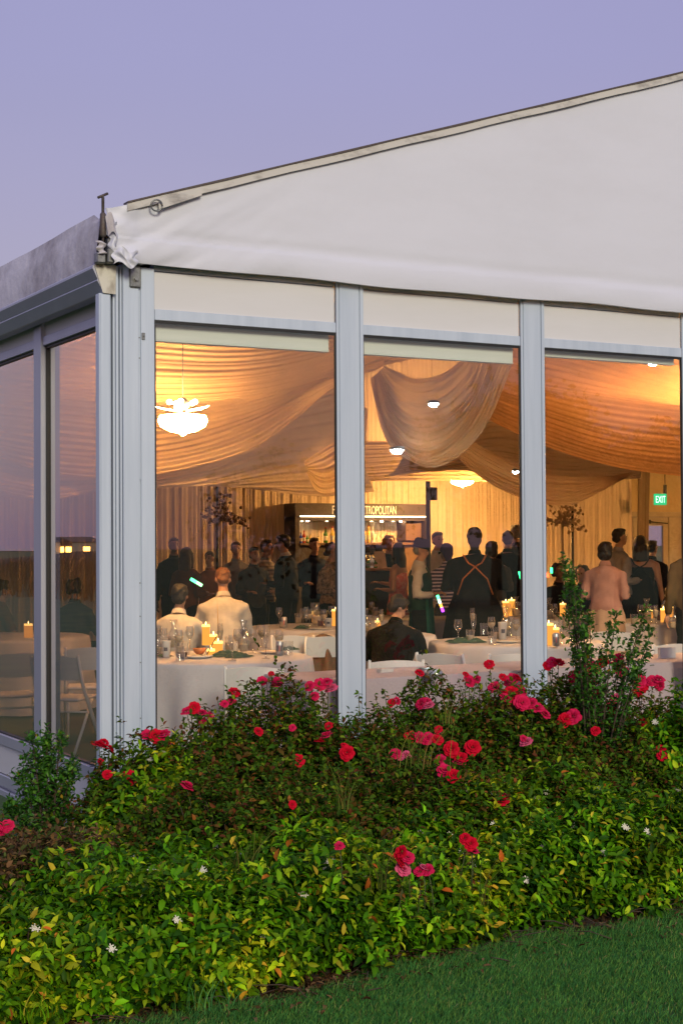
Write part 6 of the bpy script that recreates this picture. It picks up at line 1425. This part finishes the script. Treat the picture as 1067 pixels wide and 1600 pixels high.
# ------------------------------------------------ what the panes mirror: shore, scrub and trees behind the camera
M_far = tint_mat('tree_leaf', rough=.6, transl=.1, spec=.2)
PF = ([(.030, .045, .015), (.05, .06, .02), (.02, .03, .012), (.08, .07, .03)], [40, 30, 20, 10])
def tree(label, x, y, h, r, seed, name='broadleaf_tree', cat='tree', nl=4500, ls=.22, flat=.8):
    root = thing(name, label, cat, (x, y, G), 0, 'trees behind the lawn'); rs = random.Random(seed); b = MB(); tp = Vector((rs.uniform(-.3, .3), 0, h*.6))
    b.tube([(0, 0, 0), (0, .05, h*.25), tp], [h*.03, h*.022, h*.014], 8); b.obj('trunk', M_stem, root); PS = []
    b = MB()
    for k in range(16):
        a = rs.uniform(0, 6.28); e_ = Vector((math.cos(a)*r*rs.uniform(.3, .85), math.sin(a)*r*rs.uniform(.3, .85), h*rs.uniform(.45, .92))); s0 = Vector((0, 0, h*rs.uniform(.2, .5)))
        b.tube([s0, lerp(s0, e_, .5)+Vector((0, 0, h*.05)), e_], [h*.01, h*.007, h*.003], 5)
        for q in range(nl//16): o_ = Vector((rs.gauss(0, 1), rs.gauss(0, 1), rs.gauss(0, flat))); PS.append(e_+o_*r*.22)
    b.obj('limbs', M_stem, root); Pp = np.array([list(p) for p in PS]); n = len(Pp)
    V, q, t3 = leaf_arrays(Pp, RNG.normal(0, 1, (n, 3)), nrm(RNG.normal(0, 1, (n, 3))), RNG.uniform(.6, 1.2, n)*ls, RNG.uniform(.5, .9, n)*ls, .2)
    o = link('crown', npmesh('crown', V, [q, t3], M_far, rep8(palette(n, *PF))), root); o['kind'] = 'stuff'
def mirf(px, d): x, y = FX(px, d); return x, -y
for i, (px, d, tp, r, lb) in enumerate(((775, 48, 600, 2.6, 'dark round tree behind the lawn mirrored in the second pane'), (870, 44, 615, 1.9, 'dark tree behind the lawn mirrored right of the second mullion'), (815, 50, 640, 2.2, 'dark tree between the two tallest ones behind the lawn'),
     (1035, 42, 680, 1.7, 'small yellow green tree behind the lawn mirrored in the third pane'), (965, 46, 720, 2.0, 'low bushy tree behind the lawn mirrored in the third pane'), (490, 55, 745, 4.2, 'low wide tree behind the lawn mirrored below the first pane swag'))):
    x, y = mirf(px, d); h = 1.68+(851-tp)*d/2394-G; tree(lb, x, y, h, r, 60+i)
def mirs(px, d): x, y = FX(px, d); return .05-x, y
b = MB(); M_scrub = mat('dune_scrub', (.045, .040, .022), rough=1, noise=(.6, .6, (.02, .018, .01)))
b.grid(lambda u, v: (-14-70*u, lerp(-10, 150, v), G-.05+1.5*sstep(0, .5, u)*(.5+.8*NZ.noise(Vector((u*9, v*18, 0))))), 60, 80)
tag(b.obj('scrub_bank', M_scrub), kind='structure')
b = MB(); b.add([(-1200, -200, G+.3), (-190, -200, G+.3), (-190, 1500, G+.3), (-1200, 1500, G+.3)], [(0, 1, 2, 3)]); b.add([(-190, -200, G), (-190, 1500, G)], []); tag(b.obj('water', mat('bay_water', (.10, .11, .16), rough=.12, spec=.8, bump=(.3, .2))), kind='structure')
n = 26000; sx__ = -14-RNG.uniform(0, 1, n)**1.3*50; sy__ = RNG.uniform(-5, 110, n); sz__ = np.array([G-.05+1.5*sstep(0, .5, (-14-x)/70)*(.5+.8*NZ.noise(Vector(((-14-x)/70*9, (y+10)/160*18, 0)))) for x, y in zip(sx__, sy__)])
o = link('dune_grass', blades(np.stack([sx__, sy__, sz__], 1), RNG.uniform(.5, 1.3, n), RNG.uniform(.02, .05, n), RNG.uniform(.1, .6, n), ([(.07, .06, .03), (.045, .045, .02), (.12, .10, .05)], [40, 40, 20]), 'dune_grass')); tag(o, 'tall dry dune grass on the bank left of the tent, mirrored in the side window', 'dune grass', None, 'stuff')
for i, (px, w_) in enumerate(((118, 4.5), (98, 3))):
    x, y = mirs(px, 230); t = thing('waterside_building', ('low building with bright orange windows across the bay, mirrored in the side window', 'smaller lit building across the bay beside the larger one')[i], 'building', (x, y, G), 1.1)
    b = MB(); b.box(-w_/2, w_/2, -3, 3, 0, 2.6); b.obj('wall', mat('far_wall', (.2, .17, .15), rough=.9), t); b = MB(); b.prism([(-w_/2-.3, 2.61), (w_/2+.3, 2.61), (0, 3.4)], -3.4, 3.4); b.obj('roof', mat('far_roof', (.08, .07, .07), rough=.9), t)
    for q in range(3):
        for sd_ in (-1, 1):
            b = MB(); cx_ = -w_/2+w_*(q+.5)/3; y0 = -3.06 if sd_ < 0 else 3.001; b.box(cx_-w_*.12, cx_+w_*.12, y0, y0+.059, 1.1, 1.9); b.obj('window', emit('far_window', (1, .45, .08), 16), t)
        b = MB(); x0 = -w_/2-.06 if q == 0 else w_/2+.001
        if q < 2: b.box(x0, x0+.059, -.7, .7, 1.1, 1.9); b.obj('window', emit('far_window', (1, .45, .08), 16), t)
